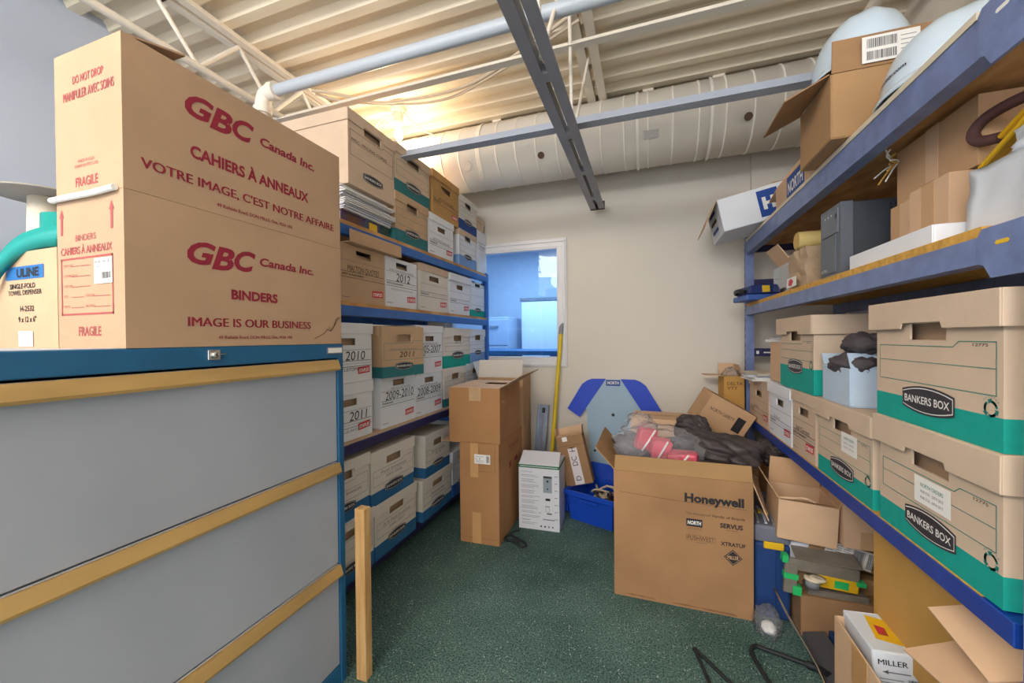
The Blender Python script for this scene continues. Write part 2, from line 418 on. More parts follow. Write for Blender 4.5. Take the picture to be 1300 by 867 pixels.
# corrugated steel roof deck
prof = []
y = YF
P = .155
while y < YB + .05:
    prof += [(y, ZC + .042), (y + .062, ZC + .042), (y + .084, ZC), (y + .132, ZC), (y + .155, ZC + .042)]
    y += P
d = MB()
vs = [(XL, a, b) for a, b in prof] + [(XR, a, b) for a, b in prof]
k = len(prof)
d.add(vs, [(i, i + 1, i + 1 + k, i + k) for i in range(k - 1)], DECK)
d.box(XL, YF, ZC + .08, XR, YB + .1, ZC + .1, DECK)
struct('ceiling', d)
# window
wf = MB()
def ring(mb, x0, x1, z0, z1, wd, y0, y1, m):
    mb.box(x0, y0, z0, x1, y1, z0 + wd, m); mb.box(x0, y0, z1 - wd, x1, y1, z1, m)
    mb.box(x0, y0, z0 + wd, x0 + wd, y1, z1 - wd, m); mb.box(x1 - wd, y0, z0 + wd, x1, y1, z1 - wd, m)
FRW = mat('window_frame_white', '#e6e3e4', 0.45, spec=.45)
ring(wf, WX0 - .065, WX1 + .065, WZ0 - .065, WZ1 + .065, .068, YB - .016, YB, FRW)
ring(wf, WX0 - .055, WX1 + .055, WZ0 - .055, WZ1 + .055, .022, YB - .026, YB - .016, FRW)
ring(wf, WX0 - .004, WX1 + .004, WZ0 - .004, WZ1 + .004, .02, YB - .012, YB + .06, FRW)
win = struct('window_1', wf, bevel=.003)
MB().box(WX0 + .01, YB + .03, WZ0 + .01, WX1 - .01, YB + .036, WZ1 - .01, glass_mat('window_glass', '#c6dcf0', .28, .01)).build('pane', win)
# the room beyond the glass
NR = mat('next_room_paint', '#bac8da', 0.8); NRF = mat('next_room_floor', '#6f87a3', 0.6)
b = MB(); b.box(-3.6, 5.6, 0, 1.2, 5.7, 2.9, NR); struct('wall_beyond', b)
b = MB(); b.box(-3.7, YB + .1, 0, -3.6, 5.7, 2.9, NR); b.box(1.2, YB + .1, 0, 1.3, 5.7, 2.9, NR); struct('wall_beyond_sides', b)
b = MB(); b.box(-3.6, YB + .1, -.08, 1.2, 5.7, 0, NRF); struct('floor_beyond', b)
b = MB(); b.box(-3.6, YB + .1, 2.85, 1.2, 5.7, 2.93, mat('next_room_ceiling', '#7f98bd', .8)); struct('ceiling_beyond', b)

t = thing('filing_cabinet', 'pale grey-blue filing cabinet seen through the window glass', 'cabinet', (-1.92, 4.86, 0))
BC = mat('far_cabinet', '#b4c4da', .5)
MB().box(-.2, 0, 0, .2, .55, 1.5, BC).build('body', t, bevel=.006)
for i in range(4):
    dr = MB().box(-.185, -.016, .06 + i * .355, .185, 0, .40 + i * .355, BC).build('drawer', t, bevel=.004)
    MB().box(-.06, -.035, .30 + i * .355, .06, -.0155, .32 + i * .355, GALV).build('handle', dr)
t = thing('work_desk', 'dark blue desk in the room beyond the window', 'desk', (-1.2, 4.1, 0))
DKB = mat('far_desk', '#3f6f9d', .5)
MB().box(-.85, 0, 1.03, .75, .7, 1.08, DKB).build('desk_top', t, bevel=.004)
MB().box(-.8, .05, 0, -.3, .65, 1.03, DKB).build('pedestal', t, bevel=.004)
MB().box(.2, .05, 0, .7, .65, 1.03, DKB).build('pedestal', t, bevel=.004)
t = thing('partition_panel', 'white office partition standing beyond the window glass', 'partition', (-1.0, 5.1, 0))
MB().box(-.62, 0, .05, .32, .05, 1.72, mat('far_panel', '#e4ecf6', .6)).build('panel', t, bevel=.006)
MB().box(-.64, -.01, 1.72, .34, .06, 1.76, GALV).build('rail', t)
MB().box(-.6, -.15, 0, -.54, .2, .05, GALV).build('foot', t); MB().box(.24, -.15, 0, .3, .2, .05, GALV).build('foot', t)

# ------------------------------------------------------------------ ceiling steel, duct, pipe, bulb
def joist(name, label, x, zt, xb, zb, y0, y1, yb1, angle, bm_mat, tops=(STEELW,), step=.42, ph=0.0, wr=.009):
    t = thing(name, label, 'roof joist', (x, y0, zt), group=None)
    top = MB()
    top.box(-angle - .011, 0, 0, -.011, y1 - y0, .006, STEELW); top.box(-.017, 0, .006, -.011, y1 - y0, .05, STEELW)
    top.box(.011, 0, 0, .011 + angle, y1 - y0, .006, STEELW); top.box(.011, 0, .006, .017, y1 - y0, .05, STEELW)
    top.build('top_chord', t)
    return t, top
# joist over the left shelving (round bottom bar)
jx, jz = -2.03, 2.77
t, _ = joist('roof_joist', 'cream open-web roof joist with round lower bar, above the tall left boxes', jx, jz, jx, 2.54, YF, YB, YB, .042, STEELW)
MB().tube([(0, 0, -.235), (0, YB - YF - .05, -.235)], .017, STEELW, 10).build('bottom_chord', t)
wb = MB(); y = .1; up_ = False; pts = []
while y < YB - YF - .1:
    pts.append((0, y, -.235 if not up_ else .0)); y += .20; up_ = not up_
for a, b in zip(pts, pts[1:]): wb.tube([a, b], .010, STEELW, 8)
wb.build('web', t)
c = MB().box(-.06, 3.55, -.004, .06, 3.585, .012, SLOT); c.build('strap_clip', t)
# joist down the middle with a slotted double lower chord
t, _ = joist('roof_joist', 'cream roof joist whose dark slotted double lower chord ends short of the duct', -.30, 2.77, -.34, 2.19, YF, YB, 2.93, .05, STEELC)
bc = MB(); L = 2.95 - YF
for sx in (-1, 1):
    x0, x1 = (-.052, -.010) if sx < 0 else (.010, .052)
    bc.box(x0 - .04, 0, -.606, x1 - .04, L, -.600, STEELC)
    xi = -.016 if sx < 0 else .010
    bc.box(xi - .04, 0, -.600, xi + .006 - .04, L, -.555, STEELC)
bc.build('bottom_chord', t)
for k in range(12):
    yy = .25 + k * .44
    if yy < L: MB().box(-.05, yy, -.6065, -.03, yy + .05, -.57, STEELC).build('spacer', t)
MB().box(-.092, L - .012, -.61, .012, L, -.55, SLOT).build('end_plate', t)
wb = MB(); y = .12; up_ = False; pts = []
while y < 4.62: pts.append((-.04 if not up_ else 0, y, -.585 if not up_ else .01)); y += .30; up_ = not up_
for a, b in zip(pts, pts[1:]): wb.tube([a, b], .008, STEELW, 8)
wb.build('web', t)
# bridging bars across the joists
tag(MB().box(XL, 1.900, 2.225, XR, 1.906, 2.283, STEELG).box(XL, 1.85, 2.225, XR, 1.900, 2.231, STEELG).build('bridging_angle'),
    'grey steel bridging angle crossing the room just in front of the duct', 'steel bar')
tag(MB().box(XL, 1.735, 2.515, XR, 1.775, 2.520, STEELW).box(XL, 1.770, 2.520, XR, 1.775, 2.555, STEELW).build('bridging_angle'),
    'cream bridging angle crossing under the roof deck behind the conduit pipe', 'steel bar')
# pipe with an elbow
t = thing('conduit_pipe', 'grey-white pipe under the joists with an elbow fitting at its left end', 'pipe', (-1.80, 1.47, 2.46))
PIPE = mat('pipe_grey', '#b9c0c9', .4, spec=.5)
MB().tube([(0.02, 0, 0), (2.6, 0, 0)], .027, PIPE, 16).build('pipe', t)
e = MB().tube([(.06, 0, 0), (0, 0, -.005), (-.022, 0, -.035), (-.028, 0, -.09)], .036, STEELW, 16, sub=4)
e.tube([(.035, 0, 0), (.07, 0, 0)], .042, STEELW, 16); e.tube([(-.028, 0, -.07), (-.028, 0, -.10)], .042, STEELW, 16)
e.build('elbow', t)
MB().tube([(-.028, 0, -.09), (-.028, 0, -.62)], .026, STEELW, 14).build('drop_pipe', t)
# right hand conduit along the wall
tag(MB().tube([(1.0, YF, 2.745), (1.0, 2.44, 2.745)], .026, STEELW, 12).build('conduit_pipe'), 'cream conduit running along the right edge of the roof deck', 'pipe')
# loose cable
cp = [(-1.95, 1.90, 2.76), (-1.827, 1.951, 2.745), (-1.619, 2.105, 2.735), (-1.355, 2.147, 2.73), (-1.136, 2.152, 2.73), (-.911, 2.117, 2.735), (-.592, 1.986, 2.745), (-.30, 1.86, 2.762)]
tag(MB().tube(cp, .010, TUBE, 8, sub=6).tube([(x, y + .03 + .02 * math.sin(i * 2.1), z - .004 - .012 * math.sin(i * 1.7) ** 2) for i, (x, y, z) in enumerate(cp)], .008, TUBE, 8, sub=6).build('ceiling_cable'),
    'pair of beige cables sagging under the roof deck beside the bulb', 'cable')
# spiral duct
DY, DZ, DR = 2.72, 2.565, .222
t = thing('air_duct', 'white round spiral air duct running along the back wall', 'duct', (0, DY, DZ))
db = MB(); n = 48; x = XL + .09
db.lathe([(DR, XL + .01), (DR, 1.14), (0, 1.14)], DUCT, n=n, axis='X')
while x < 1.12:
    db.lathe([(DR - .001, x), (DR + .0045, x + .003), (DR + .0045, x + .009), (DR - .001, x + .012)], DUCT, n=n, axis='X'); x += .141
db.build('duct_body', t)
for px, a in ((-1.03, 4.05), (-.11, 3.75), (.62, 3.75)):
    pass
def duct_disc(xx, ang, r, m, name, th=.004, lab=None):
    c = Vector((xx, -math.sin(ang) * (DR + .004), -math.cos(ang) * (DR + .004))); nrm = Vector((0, c.y, c.z)).normalized()
    u = Vector((1, 0, 0)); v = nrm.cross(u)
    MB().prism([(r * math.cos(i * .3927), r * math.sin(i * .3927)) for i in range(16)], c + nrm * .004, u, v, th, m).build(name, t, label=lab)
duct_disc(-.66, .95, .022, mat('plug_brown', '#5c4437', .7), 'plug')
duct_disc(.545, 1.05, .022, mat('plug_brown', '#5c4437', .7), 'plug')
duct_disc(-1.20, 1.0, .034, mat('duct_seal', '#c9c6c2', .4), 'seal', lab='round pale seal on the duct')
pm = MB(); PT = mat('patch_grey', '#b5b0aa', .55)
for (xx, a, wx, wa) in ((.03, 1.02, .085, .20),):
    vs = []
    for i in range(5):
        aa = a - wa / 2 + wa * i / 4
        for s in (-1, 1): vs.append((xx + s * wx / 2, -math.sin(aa) * (DR + .008), -math.cos(aa) * (DR + .008)))
    pm.add(vs, [(2 * i, 2 * i + 1, 2 * i + 3, 2 * i + 2) for i in range(4)], PT)
pm.build('tape_patch', t)
for xx in (-2.0, -1.1, -.05, .36):
    st = MB(); vs = []
    for i in range(33):
        a = math.pi * 2 * i / 32
        for s in (-1, 1): vs.append((xx + s * .008, math.sin(a) * (DR + .008), math.cos(a) * (DR + .008)))
    st.add(vs, [(2 * i, 2 * i + 1, 2 * i + 3, 2 * i + 2) for i in range(32)], DUCT)
    st.box(xx - .008, -.004, DR, xx + .008, 0, ZC + .0 - DZ, DUCT)
    st.build('hanger_strap', t)
    hb = MB().box(xx + .03, -.03, ZC - DZ - .075, xx + .10, .05, ZC - DZ + .005, STEELW); hb.build('hanger_bracket', t, bevel=.004)
# bare bulb on the deck
t = thing('light_bulb', 'bare glowing bulb in a ceiling socket above the stacked boxes', 'light', (-1.63, 2.34, ZC + .002))
MB().lathe([(0, 0), (.055, 0), (.055, -.022), (.04, -.03), (0, -.03)], mat('fixture_cream', '#e8dfcc', .5), n=20).build('ceiling_box', t)
MB().lathe([(.03, -.03), (.034, -.06), (.028, -.085), (.02, -.10), (0, -.10)], mat('porcelain', '#e6e0d2', .4), n=16).build('socket', t)
MB().lathe([(0.012, -.10), (.014, -.125), (.024, -.15), (.029, -.178), (.024, -.2), (.012, -.213), (0, -.216)], GLOW, n=16).build('bulb', t)
wv = MB().tube([(-.04, 0, -.03), (-.12, -.02, -.05), (-.17, -.03, -.11), (-.18, -.03, -.22)], .006, TUBE, 6, sub=5)
wv.tube([(.04, 0, -.03), (.10, .03, -.10), (.18, .05, -.16), (.26, .06, -.20)], .005, TUBE, 6, sub=5)
wv.build('wire', t)
blo.location = (-1.63, 2.34, ZC - .25)

# ------------------------------------------------------------------ box builders
def storage_box(label, loc, rot, w, d, h, style='staples', body=None, lid=None, band=None, lh=.05, lo=.006, group='archive boxes on the shelves',
                title=None, hand=(), hole=True, bandh=.21, code='', name='storage_box', lidy=0.0, lidrx=0.0, emblem='BANKERS BOX', sticker=None, lid_name=None, band2=None, fine=False, tornfront=False):
    """front faces local -y, origin at the middle of the front bottom edge"""
    body = body or WB; lid = lid or body
    t = thing(name, label, 'box', loc, rot, group)
    m = MB(); hb = h - (.004 if lh else 0)
    bz = h * bandh if band else 0
    zl = h - lh                                            # lower edge of the lid
    hw = .062 if w > .33 else .052
    if style == 'bankers': hz0, hz1 = zl - .026, zl + .012
    else: hz0, hz1 = zl - .052, zl - .020
    x0, x1 = -w / 2, w / 2
    def side(a, b, mtl_lo, mtl):
        if bz: m.quad((a[0], a[1], 0), (b[0], b[1], 0), (b[0], b[1], bz), (a[0], a[1], bz), mtl_lo)
        m.quad((a[0], a[1], bz), (b[0], b[1], bz), (b[0], b[1], hb), (a[0], a[1], hb), mtl)
    bd = band or body
    if hole:
        if bz: m.quad((x0, 0, 0), (x1, 0, 0), (x1, 0, bz), (x0, 0, bz), bd)
        m.quad((x0, 0, bz), (x1, 0, bz), (x1, 0, hz0), (x0, 0, hz0), body)
        m.quad((x0, 0, hz1), (x1, 0, hz1), (x1, 0, hb), (x0, 0, hb), body)
        m.quad((x0, 0, hz0), (-hw, 0, hz0), (-hw, 0, hz1), (x0, 0, hz1), body)
        m.quad((hw, 0, hz0), (x1, 0, hz0), (x1, 0, hz1), (hw, 0, hz1), body)
        tk = .005
        for a, b in (((-hw, hz0), (hw, hz0)), ((hw, hz0), (hw, hz1)), ((hw, hz1), (-hw, hz1)), ((-hw, hz1), (-hw, hz0))):
            m.quad((a[0], 0, a[1]), (b[0], 0, b[1]), (b[0], tk, b[1]), (a[0], tk, a[1]), body)
    else:
        side((x0, 0), (x1, 0), bd, body)
    side((x1, 0), (x1, d), bd, body); side((x1, d), (x0, d), bd, body); side((x0, d), (x0, 0), bd, body)
    m.quad((x0, 0, 0), (x0, d, 0), (x1, d, 0), (x1, 0, 0), bd)
    m.quad((x0, 0, hb), (x1, 0, hb), (x1, d, hb), (x0, d, hb), body)
    # files inside, seen through the hand hole
    if hole: m.box(x0 + .02, .03, .02, x1 - .02, .05, hb - .03, KRM)
    F = Face(m, (0, 0, 0), (1, 0, 0), (0, 0, 1))
    k = w / .40
    if style == 'bankers':
        ln = TLINE if band in (TEAL, TEALD) else (INKG if band else INKB)
        fx0, fx1 = -w * .46, w * .465; ft = zl - .028 if lh > .055 else zl - .022; fb = max(bz + .03, h * .34) if band else h * .40
        F.line([(fx0, fb), (fx0, ft - .012), (fx0 + w * .66, ft - .012), (fx0 + w * .70, ft), (fx1, ft), (fx1, fb), (fx0, fb)], .0018, ln)
        F.line([(fx0, (ft + fb) / 2), (fx1, (ft + fb) / 2)], .0015, ln)
        if code: F.text(w * .33, ft - .009, .006, code, INK, w=.036 * k)
        ec = bz if band else h * .20
        ew, eh, ea = w * .215, (.05 if fine else .038) * w, .03 * w
        def arch(sx, sy):
            p = [(-ew * sx, ec - eh * sy), ]
            for i in range(0, 9): p.append((-ew * sx + 2 * ew * sx * i / 8, ec - eh * sy - ea * (1 - (i / 4 - 1) ** 2)))
            for i in range(0, 9): p.append((ew * sx - 2 * ew * sx * i / 8, ec + eh * sy + ea * (1 - (i / 4 - 1) ** 2)))
            return p[1:]
        F.up().poly(arch(1, 1), EMB).up().poly(arch(.96, .80), WHT).up().poly(arch(.945, .70), EMB).up()
        F.text(0, ec - (.021 if fine else .017) * w, (.042 if fine else .034) * w, emblem, WHT, w=ew * 1.72, al='c', bold=.012)
        F.lay = 0
        if fine:
            cx, cy, rr = w * .435, bz + .014, .0135
            for i in range(3):
                a0 = i * 2.094 + .3
                pts = [(cx + rr * math.cos(a0 + j * .3), cy + rr * math.sin(a0 + j * .3)) for j in range(5)]
                F.line(pts, .005, TLINE)
                ax, ay = pts[-1]; aa = a0 + 1.2 + 1.57
                F.poly([(ax + .007 * math.cos(aa + .9), ay + .007 * math.sin(aa + .9)), (ax + .009 * math.cos(aa - .25), ay + .009 * math.sin(aa - .25)), (ax + .007 * math.cos(aa - 1.9), ay + .007 * math.sin(aa - 1.9))], TLINE)
            for i in range(7):
                a = 2.4 - i * .28; F.text(cx + .02 * math.cos(a), cy + .02 * math.sin(a), .004, 'RECYCLE'[i], TLINE, ang=a - 1.57)
    elif style == 'staples':
        zt = hz0 - .022 if hole else zl - .10
        F.line([(x0 + .006, zt), (x1 - .006, zt)], .0016, INKG)
        F.line([(x0 + .006, zt - .050), (x1 - .006, zt - .050)], .0022, INK)
        F.text(x0 + .012, zt - .067, .0095, title or 'STORAGE BOX', INK, bold=.03)
        F.line([(x0 + .12, zt - .063), (x1 - .008, zt - .063)], .0012, INKG)
        F.line([(x0 + .006, zt - .076), (x1 - .006, zt - .076)], .0022, INK)
        F.line([(x0 + .012, .022), (x0 + .06, .022)], .003, INKG)
        a = .06
        F.poly([(x1 - .098, .034), (x1 - .016, .038), (x1 - .016, .070), (x1 - .098, .066)], RED)
        F.up(.0006).text(x1 - .057, .043, .016, 'STAPLES', WHT, w=.07, al='c', bold=.03, shear=.15, ang=.05).up(-.0006)
    elif style == 'plain' :
        pass
    zz = hz0 - .022 - .05 if style == 'staples' else (zl * .55)
    for (s, hx, hz, hh, ww, col) in hand:
        if hz == 'big': hz = hz0 - .022 - .047
        elif hz == 'top': hz = hz0 - .022 + .004
        elif hz == 'low': hz = hz0 - .022 - .096
        F.text(hx, hz, hh, s, col, w=ww, al='c', shear=.12)
    if sticker:
        sx0, sz0, sx1, sz1, lines = sticker
        F.up(.001).rect(sx0, sz0, sx1, sz1, WHT).up(.0005)
        for i, (s, hh, mm) in enumerate(lines): F.text((sx0 + sx1) / 2, sz1 - .022 - i * .014, hh, s, mm, w=(sx1 - sx0) * .62, al='c')
        F.lay = 0
    bo = m.build('body', t)
    if lh:
        l = MB(); a = .0035; X0, X1, Y0, Y1 = x0 - lo, x1 + lo, -lo, d + lo
        z0, z1 = zl, h
        nw = hw + .004
        if style == 'bankers' and hole:
            nh = min(.014, lh * .25)
            l.prism([(X0, z0), (-nw - .006, z0), (-nw, z0 + nh), (nw, z0 + nh), (nw + .006, z0), (X1, z0), (X1, z1), (X0, z1)], (0, Y0, 0), (1, 0, 0), (0, 0, 1), a, lid)
        else: l.box(X0, Y0, z0, X1, Y0 + a, z1, lid)
        l.box(X0, Y1 - a, z0, X1, Y1, z1, lid); l.box(X0, Y0 + a, z0, X0 + a, Y1 - a, z1, lid); l.box(X1 - a, Y0 + a, z0, X1, Y1 - a, z1, lid)
        l.box(X0 + a, Y0 + a, z1 - a, X1 - a, Y1 - a, z1, lid)
        lo_ = l.build('lid', t, bevel=.003, seg=2)
        if lidy or lidrx: lo_.location = (0, lidy, 0); lo_.rotation_euler = (lidrx, 0, 0)
    return t

def carton(label, loc, rot, w, d, h, m=None, flaps=None, fl=None, tape=None, group=None, name='cardboard_box', inner=None, prints=None, tmat=None, cat='box', t_=.004, bev=.0025, seam=None):
    """open or closed carton; origin mid-front bottom; flaps: {side: (angle from vertical, outward +, length)}"""
    m = m or CB; inner = inner or m
    t = thing(name, label, cat, loc, rot, group)
    b = MB(); x0, x1 = -w / 2, w / 2; a = t_
    b.box(x0, 0, 0, x1, d, a, m)
    b.box(x0, 0, a, x1, a, h, m); b.box(x0, d - a, a, x1, d, h, m)
    b.box(x0, a, a, x0 + a, d - a, h, m); b.box(x1 - a, a, a, x1, d - a, h, m)
    closed = flaps is None
    if closed:
        b.box(x0 + a, a, h - a, x1 - a, d - a, h, m)
        b.box(x0 + .002, d / 2 - .0012, h, x1 - .002, d / 2 + .0012, h + .0008, SLOT) if seam != 'none' else None
    if prints: prints(b, w, d, h)
    b.build('body', t, bevel=bev)
    if tape:
        tp = MB(); tm = tmat or TAPE; tw = .024; dl = tape if isinstance(tape, (int, float)) and not isinstance(tape, bool) else .09
        if seam == 'y':
            if dl * 2 >= h:
                tp.box(-tw, -.0012, 0, tw, 0, h, tm)
            else:
                tp.box(-tw, -.0012, h - dl, tw, 0, h, tm); MB().box(-tw, -.0012, 0.001, tw, 0, dl, tm).build('tape', t)
            tp.box(-tw, -.0012, h + .0008, tw, d + .0012, h + .0018, tm); tp.box(-tw, d, h - min(dl, h), tw, d + .0012, h, tm)
        else:
            c = d / 2
            tp.box(x0 - .0012, c - tw, h - dl, x0, c + tw, h + .0018, tm); tp.box(x0 - .0012, c - tw, h + .0008, x1 + .0012, c + tw, h + .0018, tm); tp.box(x1, c - tw, h - dl, x1 + .0012, c + tw, h + .0018, tm)
        tp.build('tape', t)
    for side, (ang, L) in (flaps or {}).items():
        f = MB(); ar = D(ang); s, c = math.sin(ar), math.cos(ar); e = .003
        if side == 'front': o, u, v = (x0 + e, 0, h), (1, 0, 0), (0, -s, c); W = w - 2 * e
        if side == 'back': o, u, v = (x1 - e, d, h), (-1, 0, 0), (0, s, c); W = w - 2 * e
        if side == 'left': o, u, v = (x0, d - e, h), (0, -1, 0), (-s, 0, c); W = d - 2 * e
        if side == 'right': o, u, v = (x1, e, h), (0, 1, 0), (s, 0, c); W = d - 2 * e
        f.prism([(0, .001), (W, .001), (W - .004, L), (.004, L)], o, u, v, a, inner)
        fo = f.build('flap', t)
    return t

# ------------------------------------------------------------------ left: plan cabinet and what stands on it
t = thing('drawer_cabinet', 'wide blue steel drawer cabinet with grey drawer fronts and gold handle strips', 'cabinet', (-1.03, -.30, 0))
CW, CDp = 1.428, .74      # runs along +y, depth along -x
b = MB()
b.box(-CDp, 0, 1.155, 0, CW, 1.205, CAB)                       # top rail and top
b.box(-CDp, 0, 0.0, 0, .03, 1.155, CAB); b.box(-CDp, CW - .026, 0, 0, CW, 1.155, CAB)
b.box(-CDp, .03, 0, -CDp + .01, CW - .026, 1.155, CAB); b.box(-CDp, .03, 0.0, -.004, CW - .026, .066, CAB)
b.build('frame', t, bevel=.003, seg=2)
MB().box(-CDp + .004, .004, 1.205, -.03, CW - .004, 1.2056, mat('cabinet_top_pale', '#a9b6c6', .4)).build('top_sheet', t)
for i in range(3):
    z0, z1 = .071 + i * .361, .071 + i * .361 + .357
    dr = MB().box(-.02, .032, z0, -.006, CW - .028, z1, DRW).box(-.6, .05, z0 + .01, -.02, CW - .05, z1 - .05, DRW).build('drawer', t, bevel=.0015)
    hs = MB()
    hz = z1 - .036
    hs.add([(-.006, .034, hz + .034), (.006, .034, hz + .036), (.017, .034, hz + .006), (.015, .034, hz - .001), (-.006, .034, hz + .004),
            (-.006, CW - .030, hz + .034), (.006, CW - .030, hz + .036), (.017, CW - .030, hz + .006), (.015, CW - .030, hz - .001), (-.006, CW - .030, hz + .004)],
           [(0, 1, 2, 3, 4), (9, 8, 7, 6, 5)] + [(j, j + 5, (j + 1) % 5 + 5, (j + 1) % 5) for j in range(5)], BRASS)
    hs.build('handle', dr, label='gold coloured full-width handle strip')
lk = MB().box(0, .968, 1.172, .006, .998, 1.197, CHR)
lk.lathe([(.009, .006), (.009, .012), (.006, .014), (0, .014)], CHR, (0, .983, 1.1845), 16, 'X'); lk.box(.013, .9815, 1.181, .0146, .9845, 1.188, BLK)
lk.tube([(.012, .985, 1.1845), (.014, 1.008, 1.186)], .0015, CHR, 6)
lk.build('lock', t, bevel=.001)
lh_ = MB().box(0, 1.352, 1.171, .003, 1.422, 1.194, GALV).box(.003, 1.356, 1.1745, .0036, 1.418, 1.1905, WHT)
lh_.build('label_holder', t)

def gbc_print(lower):
    def f(b, w, d, h):
        F = Face(b, (-w / 2, 0, 0), (1, 0, 0), (0, 0, 1)); X = lambda y: y - .51
        def logo(z):
            F.text(X(.628), z, .052, 'G', MAR, w=.066, bold=.035, shear=.28)
            F.text(X(.683), z - .006, .056, 'B', MAR, w=.058, bold=.035, shear=.28)
            F.text(X(.740), z, .052, 'C', MAR, w=.060, bold=.035, shear=.28)
            F.up(.0004).rect(X(.668), z + .024, X(.678), z + .028, MAR).up(-.0004)
        if not lower:
            z = lambda q: q - 1.542
            logo(z(1.762)); F.text(X(.818), z(1.772), .024, 'Canada Inc.', MAR, w=.19, bold=.03, shear=.12)
            F.text(X(.638), z(1.662), .028, 'CAHIERS \u00c0 ANNEAUX', MAR, w=.345, bold=.035)
            F.text(X(.541), z(1.597), .022, "VOTRE IMAGE, C'EST NOTRE AFFAIRE", MAR, w=.548, bold=.035)
            F.text(X(.698), z(1.562), .009, '49 Railside Road, DON MILLS, Ont. M3A 1B3', MAR, w=.222, bold=.02)
        else:
            z = lambda q: q - 1.205
            logo(z(1.408)); F.text(X(.812), z(1.430), .022, 'Canada Inc.', MAR, w=.187, bold=.03, shear=.12)
            F.text(X(.731), z(1.329), .024, 'BINDERS', MAR, w=.136, bold=.04)
            F.text(X(.628), z(1.255), .022, 'IMAGE IS OUR BUSINESS', MAR, w=.357, bold=.035)
            F.text(X(.697), z(1.224), .008, '49 Railside Road, DON MILLS, Ont. M3A 1B3', MAR, w=.217, bold=.02)
        G = Face(b, (-w / 2, d, 0), (0, -1, 0), (0, 0, 1))      # end facing the camera: u 0..d
        if not lower:
            G.text(.128, .250, .017, 'DO NOT DROP', MARP, w=.112, al='c', bold=.02)
            G.text(.128, .216, .020, 'MANIPULER AVEC SOINS', MARP, w=.185, al='c', bold=.02)
            G.text(.118, .074, .007, 'MADE IN U.S.A.', MARP, w=.06, al='c'); G.text(.118, .063, .007, 'IMPRIM\u00c9 AUX \u00c9TATS-UNIS', MARP, w=.085, al='c')
            G.text(.118, .022, .020, 'FRAGILE', MARP, w=.082, al='c', bold=.02)
        else:
            for ax in (.02, .205):
                G.rect(ax - .004, .255, ax + .004, .295, MARP); G.poly([(ax - .009, .295), (ax + .009, .295), (ax, .315)], MARP)
            G.text(.11, .238, .014, 'BINDERS', MARP, w=.075, al='c'); G.text(.11, .210, .016, 'CAHIERS \u00c0 ANNEAUX', MARP, w=.19, al='c', bold=.02)
            G.frame(.016, .076, .205, .200, .004, MARP)
            for i, (a, c) in enumerate((('CODE NO.', ''), ('COMMANDE N\u00b0', ''), ('CUST. NO.', ''), ('QTY.', 'COLOUR'), ('DESCR.', 'NO. ROLL'))):
                zz = .183 - i * .023
                G.text(.024, zz, .0055, a, MARP); G.line([(.055, zz), (.100 if c else .125, zz)], .0012, MARP)
                if c: G.text(.108, zz, .0055, c, MARP); G.line([(.135, zz), (.195, zz)], .0012, MARP)
            G.text(.12, .028, .020, 'FRAGILE', MARP, w=.082, al='c', bold=.02)
            G.up(.001).rect(.142, .140, .206, .195, WHT).up(.0005)
            G.text(.146, .184, .006, 'BN-NATURAL GBC', INK, w=.055); G.text(.146, .174, .005, 'CAHIER', INKG); G.barcode(.170, .150, .202, .164, INK, 3); G.lay = 0
            # torn, water-marked corner of the long side
            F.up(.0006)
            st = [(.49, .018), (.53, .035), (.545, .05), (.56, .045), (.575, .062), (.585, .085), (.60, .088)]
            F.line(st, .0022, INKB); F.line([(x + .006, y + .006) for x, y in st[2:]], .004, CBD)
    return f
GB = mat('carton_gbc', '#b5967a', 0.85, var=.06, vscale=4, bump=.08, bscale=45, spec=.2)
carton('long brown binder carton resting directly on the blue cabinet, lower of the two', (-1.03, .815, 1.2056), (0, 0, D(90)), .61, .245, .335, GB, prints=gbc_print(True), group='binder cartons on the cabinet', seam='none')
t = carton('long brown binder carton with French slogan, on top of the lower one', (-1.03, .815, 1.5415), (0, 0, D(90)), .61, .245, .325, GB, prints=gbc_print(False), group='binder cartons on the cabinet', flaps={'left': (-74, .13), 'front': (-86, .12), 'back': (-86, .12), 'right': (-88, .1)})
FOAM = mat('foam_white', '#dfe3e0', .6)
tag(MB().tube([(-1.278, .503, 1.541), (-1.20, .502, 1.540), (-1.12, .502, 1.539), (-1.045, .503, 1.542)], .0065, FOAM, 10, sub=4).build('foam_strip'),
    'white foam strip along the seam between the two binder cartons', 'foam strip')

def uline_print(b, w, d, h):
    F = Face(b, (-w / 2, 0, 0), (1, 0, 0), (0, 0, 1))
    F.rect(w - .225, .168, w - .055, .200, mat('print_blue', '#2468a8', .6)); F.up().text(w - .075, .174, .020, 'ULINE', INK, w=.098, al='r', bold=.04); F.lay = 0
    F.text(w - .150, .146, .012, 'SINGLE-FOLD', INK, w=.115, al='c', bold=.02); F.text(w - .140, .130, .012, 'TOWEL DISPENSER', INK, w=.15, al='c', bold=.02)
    F.text(w - .130, .090, .013, 'H-2532', INK, w=.062, al='c', bold=.02); F.text(w - .130, .064, .013, '9 x 12 x 6"', INK, w=.08, al='c', bold=.02)
    F.up().rect(w - .170, .004, w - .105, .042, mat('label_silver', '#c6cfd2', .4)); F.lay = 0
carton('brown towel dispenser box with blue stripe, at far left on the cabinet', (-1.425, .515, 1.2056), (0, 0, 0), .268, .20, .235, KRM, prints=uline_print)
